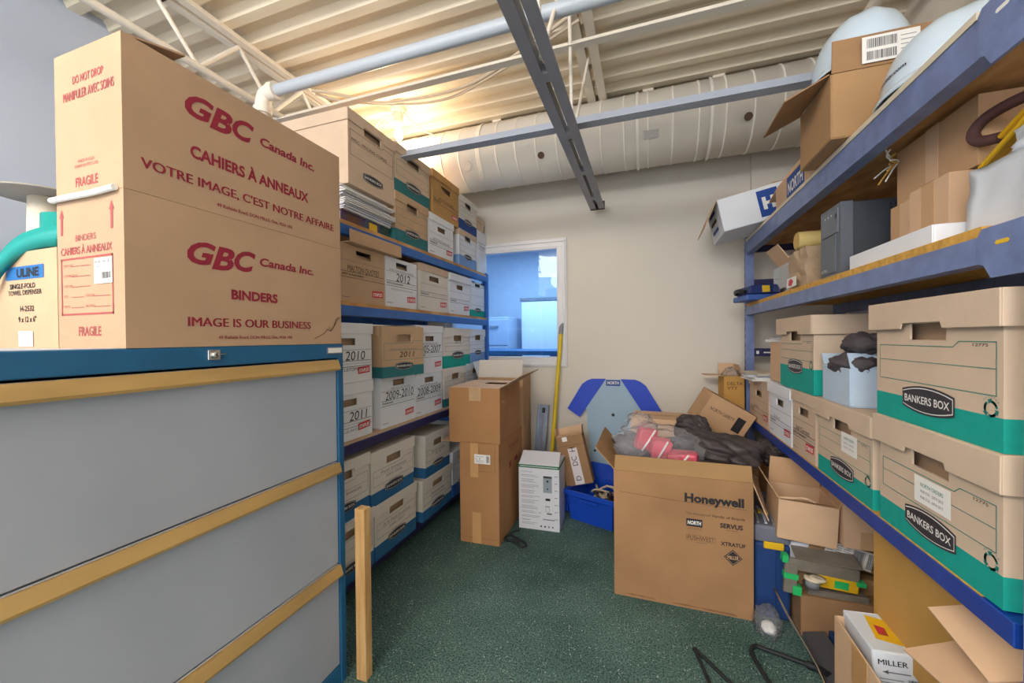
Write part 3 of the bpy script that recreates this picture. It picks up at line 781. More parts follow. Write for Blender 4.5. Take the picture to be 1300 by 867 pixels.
# teal holder with a draped strip on the dispenser box
t = thing('tape_holder', 'teal plastic holder with curved strip draped over the dispenser box', 'holder', (-1.435, .590, 1.4412))
MB().lathe([(0, 0), (.055, 0), (.055, .012), (.046, .014), (.044, .105), (.036, .108), (.032, .02), (0, .02)], TEALP, n=28).build('cup', t)
st = MB(); pts = [(.095, -.050, .034), (.05, -.068, .028), (-.0, -.084, .010), (-.05, -.093, -.022), (-.09, -.097, -.06), (-.12, -.099, -.10), (-.14, -.099, -.14)]
P_ = spline(pts, 5); vs = []
for p in P_: vs += [(p.x + .012, p.y - .002, p.z + .026), (p.x - .012, p.y - .002, p.z - .022), (p.x - .012, p.y + .012, p.z - .022), (p.x + .012, p.y + .012, p.z + .026)]
k = len(P_)
st.add(vs, [(4 * i + j, 4 * i + (j + 1) % 4, 4 * i + 4 + (j + 1) % 4, 4 * i + 4 + j) for i in range(k - 1) for j in range(4)] + [(3, 2, 1, 0), (4 * k - 4, 4 * k - 3, 4 * k - 2, 4 * k - 1)], TEALP, True)
st.build('strip', t)
t = thing('card_spool', 'tall cream card spool with a grey disc on top, behind the teal holder', 'spool', (-1.670, .650, 1.2060))
MB().lathe([(0, 0), (.048, 0), (.040, .435), (0, .435)], CREAM, n=24).build('core', t)
MB().lathe([(0, .435), (.115, .438), (.118, .441), (.115, .444), (0, .444)], GREYC, n=36).build('flange', t)
# plank against the cabinet end
t = tag(MB().box(-.021, -.018, 0, .021, .018, .615, WOOD).build('wood_plank', None, (-.972, 1.1495, 0.0), (D(0), D(0), 0), .002), 'pale wooden plank standing against the end of the blue cabinet', 'plank')

# ------------------------------------------------------------------ left shelving unit
LX = -1.262
t = thing('shelving_unit', 'blue steel shelving unit on the left loaded with archive boxes', 'shelf', (LX, 1.16, 0))
Y1 = 1.91
for (yy, xx) in ((0, -.045), (0, -.64), (Y1 - .045, -.045), (Y1 - .045, -.64)):
    MB().box(xx, yy, 0, xx + .042, yy + .045, 1.765, BLUEL).build('upright', t, bevel=.002)
for z, mm in ((1.733, BLUEL), (1.373, BLUEL), (.748, PURP)):
    bm_ = MB().box(-.030, .045, z - .046, 0, Y1 - .045, z, mm).build('beam', t, bevel=.002, label=None)
    MB().box(-.64, .045, z - .046, -.61, Y1 - .045, z, mm).build('beam', t, bevel=.002)
    MB().box(-.63, .012, z + .0005, -.004, Y1 - .01, z + .012 + (.006 if z > .8 else 0), OSB if z > .8 else KRM).build('shelf_board', t)
MB().box(-.64, .045, .05, -.06, Y1 - .045, .113, PURP).build('base_board', t)
for z in (.5, 1.15, 1.6): MB().box(-.60, Y1 - .03, z, -.045, Y1 - .01, z + .035, BLUEL).build('crossbar', t)

G1, G2, G3, G4, G5 = 'boxes on the top left shelf', 'boxes on the middle left shelf', 'boxes on the lower left shelf', 'boxes on the lower left shelf', 'boxes at the bottom of the left shelving'
ZT, ZM, ZL, ZF = 1.7515, 1.3915, .7605, .1135
def LB(label, y0, y1, z0, h, group, X=-1.28, d=.39, rz=90, tilt=0, **k):
    return storage_box(label, (X, (y0 + y1) / 2, z0), (D(tilt), 0, D(rz)), y1 - y0, d, h, group=group, **k)
# --- bottom, on the base board
LB('white and blue box half hidden behind the plank, bottom of its stack', 1.262, 1.590, ZF, .284, G5, style='bankers', body=WBW, band=NAVB, lh=.055, bandh=.24)
LB('white and blue box beside the cabinet corner, on the plank-side stack', 1.235, 1.562, ZF + .285, .277, G5, style='bankers', body=WBW, band=NAVB, lh=.06, bandh=.24, hand=[('SUPPLIERS', .03, .236, .018, .12, INKG), ('Invoices', .06, .12, .015, .1, INKG)], lidrx=0)
LB('lower white blue-banded SUPPLIERS box, nearest full box on the bottom row', 1.602, 1.962, ZF, .276, G5, style='bankers', body=WBW, band=NAVB, lh=.06, bandh=.26, hand=[('SUPPLIERS', .02, .236, .017, .13, INKG), ('A-R Paid Invoices', .0, .150, .014, .24, INKG), ('2006-2007', 0, .122, .013, .14, INKG)])
LB('upper white blue-banded SUPPLIERS box on top of the other SUPPLIERS box', 1.577, 1.945, ZF + .277, .270, G5, style='bankers', body=WBW, band=NAVB, lh=.06, bandh=.24, hand=[('SUPPLIERS', .04, .228, .017, .13, INKG), ('Paid Invoices', .0, .145, .014, .22, INKG), ('2005-2006', 0, .117, .013, .14, INKG)])
LB('lower white blue-banded box beside the tall brown cartons', 2.035, 2.400, ZF, .252, G5, style='bankers', body=WBW, band=NAVB, lh=.055, bandh=.25, hand=[('Invoices', 0, .13, .015, .16, INKG), ('2004-2005', 0, .107, .013, .16, INKG)])
LB('upper white blue-banded box with a deep lid, next to the tall brown cartons', 2.072, 2.378, ZF + .253, .262, G5, style='bankers', body=WBW, band=NAVB, lh=.06, bandh=.24, hand=[('Invoices', 0, .14, .015, .16, INKG), ('A-K', 0, .117, .013, .08, INKG)])
LB('white and bright blue box mostly hidden behind the tall brown carton', 2.42, 2.72, ZF, .315, G5, style='bankers', body=WB, band=BLUEL, lh=.055, bandh=.28)
# --- lower shelf, bottom row
LB('white storage box marked 2011 beside the cabinet, lower of two', 1.258, 1.590, ZL, .262, G3, body=WB, hand=[('2011', .07, 'big', .042, .12, INK), ('SALES INVOICES', .03, 'low', .012, .15, INKG)], lh=.055, style='staples')
LB('white open storage box marked 2009-2010 under the leaning brown box', 1.657, 1.967, ZL, .262, G3, body=WB, lh=0.0, hand=[('MALTON PACKAGING', .02, 'top', .010, .18, INKG), ('2009-2010', .01, 'big', .044, .255, INK)], style='staples')
LB('white storage box marked 2008-2009 on the lower left shelf', 1.970, 2.285, ZL, .243, G3, body=WB, lh=0.0, hand=[('MALTON PACKAGING', .0, 'top', .010, .2, INKG), ('2008-2009', .0, 'big', .044, .27, INK)], style='staples')
LB('pale box with a dark green band below the teal 2013 box', 2.315, 2.640, ZL, .258, G3, body=WBW, band=TEALD, lh=.055, style='bankers')
LB('plain white lidded box at the window end of the lower left shelf', 2.655, 3.00, ZL, .268, G3, body=WB, lh=.055, style='bankers')
# --- lower shelf, upper row
LB('white storage box marked 2010 CUSTOMERS, next to the cabinet', 1.245, 1.592, ZL + .263, .272, G4, body=WB, lh=.05, hand=[('2010', .06, 'big', .042, .13, INK), ('CUSTOMERS', .04, 'low', .014, .14, INK)])
LB('brown box marked 2011 with its lid askew, leaning on the lower shelf', 1.615, 1.915, ZL + .2645, .262, G4, X=-1.212, rz=80, body=KRM, band=TEALD, lh=.055, style='bankers', hand=[('2011', .02, .100, .03, .11, INK), ('MALTON PACKAGING', .0, .138, .009, .2, INKG)], lidy=.028, lidrx=0)
LB('white storage box marked 2005-2007 on the lower left shelf', 1.985, 2.292, ZL + .245, .296, G4, body=WB, lh=.045, hand=[('2005-2007', .0, 'big', .044, .26, INK), ('MALTON PACKAGING', 0, 'top', .010, .2, INKG)])
LB('grey-white box with a teal band marked 2013, near the window', 2.318, 2.722, ZL + .2595, .274, G4, body=WBW, band=TEAL, lh=.065, style='bankers', bandh=.3, hand=[('2013', 0, .165, .02, .09, INKG)])
LB('white and light blue box at the window end of the lower shelf', 2.732, 3.01, ZL + .2695, .262, G4, body=WB, band=LBLUE, lh=.06, style='bankers', bandh=.3)
# --- middle shelf
LB('tan box marked MALTON QUOTES on the middle left shelf', 1.388, 1.700, ZM, .262, G2, body=KRM, lh=0.0, title='BO\u00ceTE DE RANGEMENT', hand=[('MALTON QUOTES', .0, 'big', .028, .22, INK)])
LB('white storage box marked 2012 on the middle left shelf', 1.706, 1.998, ZM, .262, G2, body=WB, lh=0.0, title='BO\u00ceTE DE RANGEMENT', hand=[('2012', .01, 'big', .044, .13, INK), ('MALTON PACKAGING', 0, 'top', .010, .22, INKG), ('INVOICES & PACKING SLIPS', 0, 'low', .008, .2, INKG)])
LB('white-fronted box with brown sides and lid on the middle left shelf', 2.030, 2.372, ZM, .285, G2, body=WBW, lid=KR, lh=.045, style='staples')
LB('white storage box with an oversized white lid on the middle left shelf', 2.400, 2.722, ZM, .282, G2, body=WB, lh=.05, lo=.014, style='staples')
LB('small white and teal box at the window end of the middle shelf', 2.745, 3.01, ZM, .262, G2, body=WB, band=TEAL, lh=0.0, style='bankers', bandh=.2)
# loose lid lying upside down across two boxes
t = thing('box_lid', 'loose tan box lid lying across the MALTON QUOTES and 2012 boxes', 'lid', (-1.238, 1.405, ZM + .2625))
MB().box(-.38, 0, 0, 0, .385, .004, KRM).build('panel', t)
MB().box(-.004, 0, .004, 0, .385, .058, KRM).build('lip', t, bevel=.0015)
# --- top shelf
tagp = 'papers under the top left box'
def flat(name, label, x0, y0, z0, x1, y1, z1, m, cat, group=None, rz=0, bev=.001, rx=0):
    cx, cy = (x0 + x1) / 2, (y0 + y1) / 2
    mb = MB().box(x0 - cx, y0 - cy, 0, x1 - cx, y1 - cy, z1 - z0, m)
    return tag(mb.build(name, None, (cx, cy, z0), (rx, 0, rz), bev), label, cat, group)
def binder(label, y0, y1, m, lab, r=.028):
    h = .058
    t = thing('ring_binder', label, 'binder', (-1.30, (y0 + y1) / 2, ZT))
    w_ = (y1 - y0)
    MB().box(-.28, -w_ / 2, 0, 0, w_ / 2, .004, m).box(-.28, -w_ / 2, h - .004, 0, w_ / 2, h, m).box(-.006, -w_ / 2, .004, 0, w_ / 2, h - .004, m).box(-.27, -w_ / 2 + .006, .005, -.01, w_ / 2 - .006, h - .005, PAP).build('cover', t, bevel=.002)
    if lab: MB().box(0, -w_ * .25, .012, .0012, w_ * .25, h - .010, lab).build('spine_label', t)
    return t
binder('purple-brown binder lying under the paper stack, nearest the cabinet', 1.42, 1.575, mat('binder_purple', '#5a4660', .5), mat('binder_brown', '#6b4a38', .6))
binder('slate binder with a yellow spine label under the paper stack', 1.58, 1.70, mat('binder_slate', '#3c4a63', .5), GOLD)
binder('dark green binder under the far end of the paper stack', 1.704, 1.772, mat('binder_green', '#20423f', .5), None)
zz = ZT + .0585
for i, (dx, dy, rz, th, m) in enumerate(((.012, .0, 2, .030, PAPG), (.03, .012, -4, .022, PAP), (.0, -.010, 3, .026, PAPG), (.02, .006, -2, .018, PAP), (-.01, .0, 1, .0255, PAP))):
    mb = MB()
    for j in range(5):
        o = rnd.uniform(-.006, .006); mb.box(-.30 + o, -.178 + o, j * th / 5, .0 + dx + o, .176 + o, (j + 1) * th / 5 - .0012, m)
    tag(mb.build('paper_stack', None, (-1.295, 1.595 + dy * .3, zz), (0, 0, D(rz * .6)), .0), 'folded paper sheaf sagging under the top left box, %s of five' % ('lowest', 'second lowest', 'middle', 'second highest', 'highest')[i], 'papers', tagp)
    zz += th + .0003
LB('large tan lidded box standing on papers at the near end of the top shelf', 1.447, 1.790, zz + .0006, 2.275 - zz, G1, style='bankers', body=KR, lh=.055, hand=[('MISC. PRICING COPIES', -.02, .205, .013, .26, INK)])
LB('tan box with a dark teal band, lower one beside the paper stack', 1.796, 2.126, ZT, .272, G1, style='bankers', body=KRM, band=TEALD, lh=.05, bandh=.26)
LB('tan teal-banded box on top of another, right under the light bulb', 1.800, 2.152, ZT + .273, .262, G1, style='bankers', body=KR, band=TEALD, lh=.05, bandh=.26)
LB('white storage box with a lid under the ochre box on the top shelf', 2.140, 2.462, ZT, .262, G1, body=WB, lh=.045, hand=[('PETE MONAHAN', 0, 'big', .016, .22, INKG)])
LB('ochre cardboard storage box stacked on a white one on the top shelf', 2.190, 2.548, ZT + .263, .285, G1, body=KRO, lh=.05, hand=[('INVOICES', 0, 'big', .018, .2, INKB)])
LB('white box with a light blue band and torn lid, under the navy-banded box', 2.556, 2.852, ZT, .268, G1, style='bankers', body=WB, band=LBLUE, lid=KR, lh=.045, bandh=.3)
LB('white navy-banded box near the duct, on the torn-lid box', 2.562, 2.866, ZT + .269, .252, G1, style='bankers', body=WBW, band=NAVD, lh=.05, bandh=.3)
def big_print(b, w, d, h):
    F = Face(b, (-w / 2, 0, 0), (1, 0, 0), (0, 0, 1))
    F.line([(.02, h * .72), (w - .02, h * .72)], .003, INKG); F.text(.05, h * .6, .022, 'DOCUMENTS', INKG, w=w * .6); F.line([(.02, h * .56), (w - .02, h * .56)], .002, INKG)
carton('big plain white carton at the window end of the top shelf', (-1.28, 2.972, ZT), (0, 0, D(90)), .19, .39, .338, WB, prints=big_print, group=G1, seam='none')
storage_box('small tan box on the big white carton at the top shelf end', (-1.285, 2.945, ZT + .339), (0, 0, D(90)), .15, .30, .10, style='plain', body=KR, lh=.03, hole=False, group=G1)

# ------------------------------------------------------------------ right shelving unit
RXF = .60
t = thing('shelving_unit', 'blue steel shelving unit on the right wall side with banker boxes and hard hats', 'shelf', (RXF, .885, 0))
SW, SL, SD = .045, 2.02, .52
for (xx, yy) in ((0, -.026), (SD - SW, -.026), (0, SL - .045), (SD - SW, SL - .045)):
    up_m = MB().box(xx, yy, 0, xx + SW, yy + .004, 2.4 if yy < 0 else 1.87, BLUER).box(xx, yy + .004, 0, xx + .004, yy + .045, 2.4 if yy < 0 else 1.87, BLUER).box(xx + SW - .004, yy + .004, 0, xx + SW, yy + .045, 2.4 if yy < 0 else 1.87, BLUER)
    u_ = up_m.build('upright', t)
    if xx == 0:
        sl = MB()
        for k in range(40): sl.box(-.0006, yy + .02, .05 + k * .055, 0, yy + .028, .075 + k * .055, SLOT) if .05 + k * .055 < 1.8 else None
        sl.build('slot_holes', u_)
for z, hgt, mm in ((1.82, .075, BLUER), (1.405, .052, BLUER), (.715, .045, BLUED)):
    for xx, nm in ((.002, 'beam'), (SD - .045, 'beam')):
        b = MB().box(xx, .04, z - hgt, xx + .04, SL - .045, z, mm)
        if xx < .1 and z > 1:
            b.prism([(.035, -hgt - .03), (.085, -hgt - .03), (.098, -hgt - .005), (.12, -hgt), (.12, .0), (.105, .012), (.035, .012)], (xx - .003, 0, z), (0, -1, 0), (0, 0, 1), .004, mm) if False else \
            b.add([(xx - .004, -.02, z + .012), (xx - .004, .105, z + .012), (xx - .004, .115, z), (xx - .004, .115, z - hgt), (xx - .004, .10, z - hgt - .006), (xx - .004, .085, z - hgt - .03), (xx - .004, -.02, z - hgt - .03),
                   (xx, -.02, z + .012), (xx, .105, z + .012), (xx, .115, z), (xx, .115, z - hgt), (xx, .10, z - hgt - .006), (xx, .085, z - hgt - .03), (xx, -.02, z - hgt - .03)],
                  [(0, 1, 2, 3, 4, 5, 6), (13, 12, 11, 10, 9, 8, 7)] + [(j, j + 7, (j + 1) % 7 + 7, (j + 1) % 7) for j in range(7)], mm)
            b.prism([(0.004, -.004), (.028, -.004), (.032, 0), (.028, .004), (.004, .004), (0, 0)], (xx - .0046, .075, z - .02), (0, -1, 0), (0, 0, 1), .0003, GOLD if z < 1.7 else WHT)
        b.build(nm, t, bevel=.0015)
    th = .018
    if z > 1.7: MB().box(.044, .05, z - .03, SD - .046, SL - .05, z + .001, OSB).box(-.001, .12, z + .001, SD, SL - .05, z + .016, CREAM).build('shelf_board', t)
    else: MB().box(.004, .115, z + .0005, SD, SL - .02, z + (.020 if z > 1 else .003), OSBE).build('shelf_board', t)
for z in (.30, 1.09, 1.53, 1.755):
    cb = MB().box(.045, SL - .03, z, SD - .045, SL - .006, z + .05, PURP); cb.build('crossbar', t)
MB().box(.06, SL - .0315, 1.105, .075, SL - .0305, 1.125, WHT).box(.10, SL - .0315, 1.11, .16, SL - .0305, 1.118, WHT).build('maker_plate', t)
tag(MB().box(1.135, 2.2, .722, 1.150, 2.85, 1.36, WB).build('white_board_panel', None, None, None, .002), 'plain white board standing at the back of the lower right shelf', 'board')

ZB, ZMID, ZTOP = .7185, 1.4255, 1.8365
R1, R2, R3 = 'boxes on the lower right shelf', 'boxes on the middle right shelf', 'boxes on the top right shelf'
def RB(label, y0, y1, z0, h, group=R1, X=.607, d=.39, rz=-90, **k):
    return storage_box(label, (X, (y0 + y1) / 2, z0), (0, 0, D(rz)), y1 - y0, d, h, group=group, **k)
KRX = mat('kraft_banker', '#cfb8a1', 0.85, var=.04, vscale=9, bump=.06, bscale=80, spec=.2)
stk = (.015, .113, .150, .176, [('NORTH ORDERS', .0085, TLINE), ('MAR 5TH - 26TH 2012', .006, INKG), ('MAR 5TH - 30TH 2012', .006, INKG)])
RB('kraft teal-banded box with NORTH ORDERS sticker, bottom of the nearest stack', .955, 1.350, ZB, .284, style='bankers', body=KRX, band=TEAL, lh=.072, lo=.012, bandh=.215, code='12775', fine=True, sticker=(-.048, .106, .072, .168, stk[4]))
RB('kraft teal-banded box without a sticker, top of the nearest stack', .955, 1.365, ZB + .2845, .300, style='bankers', body=KRX, band=TEAL, lh=.070, lo=.014, bandh=.21, code='12775', fine=True)
RB('kraft teal-banded box with a white sticker, second from the near end', 1.388, 1.764, ZB, .268, style='bankers', body=KRX, band=TEAL, lh=.062, lo=.011, bandh=.22, code='12775', fine=True, sticker=(.0, .120, .105, .185, stk[4]))
RB('tan storage box with handwriting between white and teal-banded boxes', 1.788, 2.036, ZB, .266, body=KR, lid=KRX, lh=.045, title='BO\u00ceTE DE RANGEMENT', hand=[('Still Current', -.01, 'big', .018, .15, INK)])
RB('white storage box with a white lid in the lower right row', 2.052, 2.378, ZB, .262, body=WB, lh=.05, lo=.010, hand=[('Orders', -.05, 'big', .016, .1, INKG)])
RB('tan storage box at the far end of the lower right row', 2.402, 2.795, ZB, .250, body=KR, lh=.045, hand=[('Quotes', -.05, 'big', .016, .1, INKG)])
zt = ZB + .268
RB('kraft teal-banded box standing on the boxes near the far half of the shelf', 1.805, 2.205, zt + .0005, .312, style='bankers', body=KRX, band=TEAL, lh=.075, lo=.014, bandh=.32, code='12775', fine=True)
# pale blue open box with black gear
t = carton('open pale blue box holding black gear, between two teal-banded boxes', (.612, 1.636, zt + .0005), (0, 0, D(-90)), .205, .13, .125, BLBX, flaps={'right': (-35, .06), 'left': (40, .05)}, group=None)
for (c, r, sd, lb, mm) in (((.66, 1.62, zt + .135), (.055, .085, .035), 3, 'slate cloth glove lying on top of the pale blue box', JACK2), ((.675, 1.60, zt + .205), (.045, .07, .035), 5, 'dark folded cloth on top of the gear in the pale blue box', JACK2)):
    b = MB(); blob(b, (0, 0, 0), r, mm, sd, .25, 1.6, 4, .22, 2.2)
    tag(b.build('cloth_glove', None, c), lb, 'glove')
for i in range(5):
    b = MB(); b.tube([(-.03 + .012 * i, -.08, .01), (-.02 + .012 * i, -.02, .03 + .008 * (i % 2)), (-.01 + .01 * i, .06, .018)], .008, BLK if i % 2 else UPSM, 8, sub=4)
    tag(b.build('hand_tool', None, (.65, 1.66, zt + .118)), 'black or charcoal hand tool handle sticking out of the pale blue box', 'tool', 'hand tools in the pale blue box')
# pink-tan small box, papers
def pk(b, w, d, h):
    F = Face(b, (-w / 2, 0, 0), (1, 0, 0), (0, 0, 1)); F.text(0, h * .45, .018, 'NO.20', RED, w=w * .4, al='c'); F.line([(-w * .3 + w / 2, h * .33), (w * .8, h * .33)], .001, RED)
storage_box('narrow peach box with faint red print beside the far teal-banded box', (.625, 2.335, zt + .0005), (0, 0, D(-90)), .20, .20, .20, style='plain', body=CBP, lh=0, hole=False, name='cardboard_box', group=None)
for i, (dz, th, m, rz) in enumerate(((0, .020, PAP, 4), (.0203, .012, PAPG, -6), (.0326, .010, CREAM, 10))):
    b = MB()
    for j in range(3): b.box(-.15 + rnd.uniform(-.01, .01), -.11, j * th / 3, .15, .11 + rnd.uniform(-.01, .01), (j + 1) * th / 3 - .0008, m)
    tag(b.build('paper_stack', None, (.70, 2.60, ZB + .2505 + dz), (0, 0, D(rz)), 0), ('thick white paper stack on the far tan box', 'thin bluish paper stack in the middle of the far papers', 'cream envelope topmost of the papers on the far tan box')[i], 'papers', 'papers on the far tan box')
for i, (dz, th, m, rz) in enumerate(((0, .012, PAP, 8), (.0123, .010, PAPG, -5))):
    tag(MB().box(-.10, -.12, 0, .10, .12, th, m).build('paper_pad', None, (.72, 2.345, zt + .201 + dz), (0, 0, D(rz)), .001), ('white pad lying on the narrow peach box', 'bluish sheet on top of the white pad, far right shelf')[i], 'papers', 'pads on the peach box')
tag(MB().box(-.012, -.11, 0, .012, .11, .17, CREAM).build('envelope', None, (.80, 2.56, ZB + .294), (0, D(-38), 0), .001), 'cream envelope leaning against the white board at the back', 'envelope')

# --- middle shelf
def ups():
    t = thing('backup_power_unit', 'black backup power unit tower on the middle right shelf', 'power unit', (.622, 1.70, ZMID), (0, 0, D(-90)))
    w, d, h = .155, .37, .245
    MB().box(-w / 2, .035, 0.004, w / 2, d, h, UPSM).build('case', t, bevel=.004)
    fr = MB().box(-w / 2 - .002, 0, 0, w / 2 + .002, .0345, h + .002, UPSF).box(-w / 2 + .014, -.004, .015, w / 2 - .03, 0, h - .10, UPSF).box(-w / 2 + .014, -.0045, h - .096, w / 2 - .012, 0, h - .012, mat('charcoal_panel', '#6a707b', .4))
    F = Face(fr, (-w / 2, -.0045, 0), (1, 0, 0), (0, 0, 1))
    for i in range(3): F.disc(.05 + i * .025, h - .03, .0035, WHT)
    F.disc(.135, h - .04, .009, BLK); F.text(.02, .022, .010, 'ULTRA', WHT, w=.045)
    fr.build('front_panel', t, bevel=.002)
    v = MB(); G = Face(v, (w / 2, .035, 0), (0, 1, 0), (0, 0, 1))
    for i in range(9):
        for j in range(7): G.disc(.10 + i * .014, .15 + j * .0125, .0036, BLK, 8)
        for j in range(4): G.disc(.10 + i * .014, .03 + j * .0125, .0036, INKG, 8)
    v.build('vent_holes', t)
    lft = MB(); 
    for i in range(12): lft.box(-w / 2 - .004, .006, .02 + i * .018, -w / 2 - .002, .03, .028 + i * .018, BLK)
    lft.build('side_grip', t)
ups()
def seam_print(b, w, d, h): pass
carton('flat white box under the small brown cartons, middle right shelf', (.622, 1.365, ZMID), (0, 0, D(-90)), .39, .36, .048, WB, group=R2, seam='none')
zs = ZMID + .0505
carton('small taped brown carton in front, on the flat white box', (.685, 1.305, zs), (0, 0, D(-90)), .148, .24, .132, CBP, tape=.13, tmat=CBT, seam='y', group=R2)
carton('small brown carton beside the black power unit, on the flat white box', (.715, 1.460, zs), (0, 0, D(-90)), .145, .24, .132, CBT, tape=.13, tmat=CBP, seam='y', group=R2)
carton('large brown carton jammed under the top shelf above the small cartons', (.725, 1.365, zs + .1355), (0, 0, D(-90)), .31, .335, .162, CBT, tape=.15, tmat=CBP, seam='y', group=R2)
b = MB()
for i in range(9):
    a = rnd.uniform(0, 6.28); b.tube([(0, 0, 0), (-.01 - .02 * rnd.random(), .02 * math.cos(a), .02 * math.sin(a)), (-.02 - .03 * rnd.random(), .045 * math.cos(a), .05 * math.sin(a) - .01)], .0022, OSBE if i % 2 else WHT, 5, sub=3)
tag(b.build('frayed_twine', None, (.718, 1.50, zs + .262)), 'frayed twine poking from the corner of the jammed carton', 'twine')
# white sack with straps
t = thing('white_sack', 'bulging white woven sack at the near end of the middle right shelf', 'sack', (.855, 1.040, ZMID))
b = MB(); bm = bmesh.new(); bmesh.ops.create_cube(bm, size=1); bmesh.ops.subdivide_edges(bm, edges=bm.edges[:], cuts=9, use_grid_fill=True)
vs = []; ix = {}
for i, v in enumerate(bm.verts):
    ix[v] = i; p = v.co.copy(); k = noise.noise(p * 3.1)
    sq = .92 + .08 * (1 - max(abs(p.x), abs(p.y)) * 2) 
    q = Vector((p.x * .37 * (1 + .05 * k - .10 * max(0, p.z)), p.y * .22 * (1 + .05 * noise.noise(p * 4) - .08 * max(0, p.z)), (p.z + .5) * .165 + .012 * noise.noise(p * 5) * (p.z + .5)))
    if p.z > .45: q.z -= .05 * (abs(p.x) + .0) * (1 if p.x < 0 else .1)
    vs.append(q)
b.add(vs, [tuple(ix[v] for v in f.verts) for f in bm.faces], SACK, True); bm.free(); b.build('body', t)
b = MB(); blob(b, (-.03, -.02, .175), (.14, .085, .055), SACK, 8, .2, 2, 4, .10, 2.5); b.build('gathered_top', t)
for (c, rx, lb) in (((-.135, .06, .205), -.45, 'lower yellow strap over the edge of the white sack'), ((-.12, .03, .255), -.40, 'upper yellow strap over the white sack')):
    tag(MB().obox((0, 0, 0), (.05, .16, .010), RX(rx) @ RY(-.5), YELL).build('yellow_strap', None, (.855 + c[0], 1.04 + c[1], ZMID + c[2]), None, .003), lb, 'strap', None)
b = MB().tube([(-.12, .125, .225), (-.135, .16, .235), (-.135, .175, .262), (-.125, .15, .285), (-.10, .09, .292), (-.04, .02, .288)], .012, DKBR, 10, sub=6)
tag(b.build('dark_hose', None, (.855, 1.04, ZMID)), 'dark brown curved hose resting over the white sack', 'hose')
# far end of the middle shelf
t = thing('plastic_tub', 'clear plastic tub holding an open small carton, middle right shelf', 'tub', (.63, 2.27, ZMID))
tb = MB(); w_, d_, h_ = .13, .20, .14
for (x0, y0, x1, y1) in ((0, -w_, .003, w_), (d_ - .003, -w_, d_, w_), (.003, -w_, d_ - .003, -w_ + .003), (.003, w_ - .003, d_ - .003, w_)): tb.box(x0, y0, 0, x1, y1, h_, FILM2)
tb.box(.003, -w_ + .003, 0, d_ - .003, w_ - .003, .003, FILM2); tb.build('tub_wall', t)
carton('small open brown carton inside the clear tub', (.650, 2.27, ZMID + .0035), (0, 0, D(-90)), .20, .15, .135, CB, flaps={'front': (35, .11), 'right': (20, .08), 'left': (60, .1)}, inner=CBP, group=None)
t = thing('wrapped_parcel', 'brown paper wrapped parcel beside the black power unit', 'parcel', (.72, 2.03, ZMID))
b = MB(); 
bm = bmesh.new(); bmesh.ops.create_cube(bm, size=1); bmesh.ops.subdivide_edges(bm, edges=bm.edges[:], cuts=6, use_grid_fill=True)
vs = []; ix = {}
for i, v in enumerate(bm.verts):
    ix[v] = i; p = v.co.copy(); n_ = noise.noise_vector(p * 4) * .012; vs.append(Vector((p.x * .2, p.y * .20, (p.z + .5) * .165)) + Vector((n_.x, n_.y, n_.z * (p.z + .5))))
b.add(vs, [tuple(ix[v] for v in f.verts) for f in bm.faces], mat('parcel_paper', '#b39a7d', .8, var=.1, vscale=8)); bm.free(); b.build('wrap', t)
b = MB(); 
F = Face(b, (-.118, .06, 0), (0, -1, 0), (0, 0, 1)); F.rect(0, .008, .12, .05, WHT); F.up().poly([(.02, .018), (.06, .012), (.085, .03), (.06, .044), (.03, .04)], RED); b.build('label', t)
t = thing('paper_roll', 'yellowish paper roll lying on top of the wrapped parcel', 'roll', (.72, 2.03, ZMID + .208))
MB().tube([(-.10, 0, 0), (.12, 0, 0)], .038, mat('roll_yellow', '#d9c07c', .6), 20, caps=False).tube([(-.10, 0, 0), (.12, 0, 0)], .034, mat('roll_inner', '#caa760', .7), 20, caps=True).build('tube', t)
t = thing('blue_tool_case', 'blue tool with a yellow label at the far end of the middle right shelf', 'tool', (.60, 2.66, ZMID), (0, 0, D(8)))
BT = mat('tool_blue', '#3c5ea6', .45)
MB().box(-.075, -.10, 0.0, .11, .12, .032, BT).build('base', t, bevel=.006, seg=2)
MB().add([(-.065, -.09, .036), (.10, -.09, .036), (.10, .10, .036), (-.065, .10, .036), (-.05, -.08, .085), (.09, -.08, .095), (.09, .09, .095), (-.05, .09, .085)], [(3, 2, 1, 0), (4, 5, 6, 7), (0, 1, 5, 4), (1, 2, 6, 5), (2, 3, 7, 6), (3, 0, 4, 7)], mat('tool_navy', '#26346b', .45)).build('housing', t, bevel=.008, seg=2)
b = MB(); F = Face(b, (-.066, -.0895, .04), (1, 0, 0), (0, .15, 1), off=.002); F.rect(.075, .004, .115, .042, GOLD); b.build('label', t, label='square yellow label')
MB().tube([(-.07, -.06, .05), (-.085, -.02, .06), (-.085, .04, .06), (-.07, .08, .05)], .012, BLK, 10, sub=4).build('handle', t)
tag(MB().box(0, 0, 0, .06, .10, .13, WB).build('white_carton', None, (.70, 2.70, ZMID + .1), (0, 0, .2), .002) if False else MB().box(-.04, -.05, 0, .04, .05, .125, WB).box(-.03, -.051, .03, .03, -.05, .09, PAPG).build('small_white_carton', None, (.78, 2.72, ZMID), (0, 0, .2), .002), 'small white carton behind the blue tool, far end of the middle shelf', 'box')

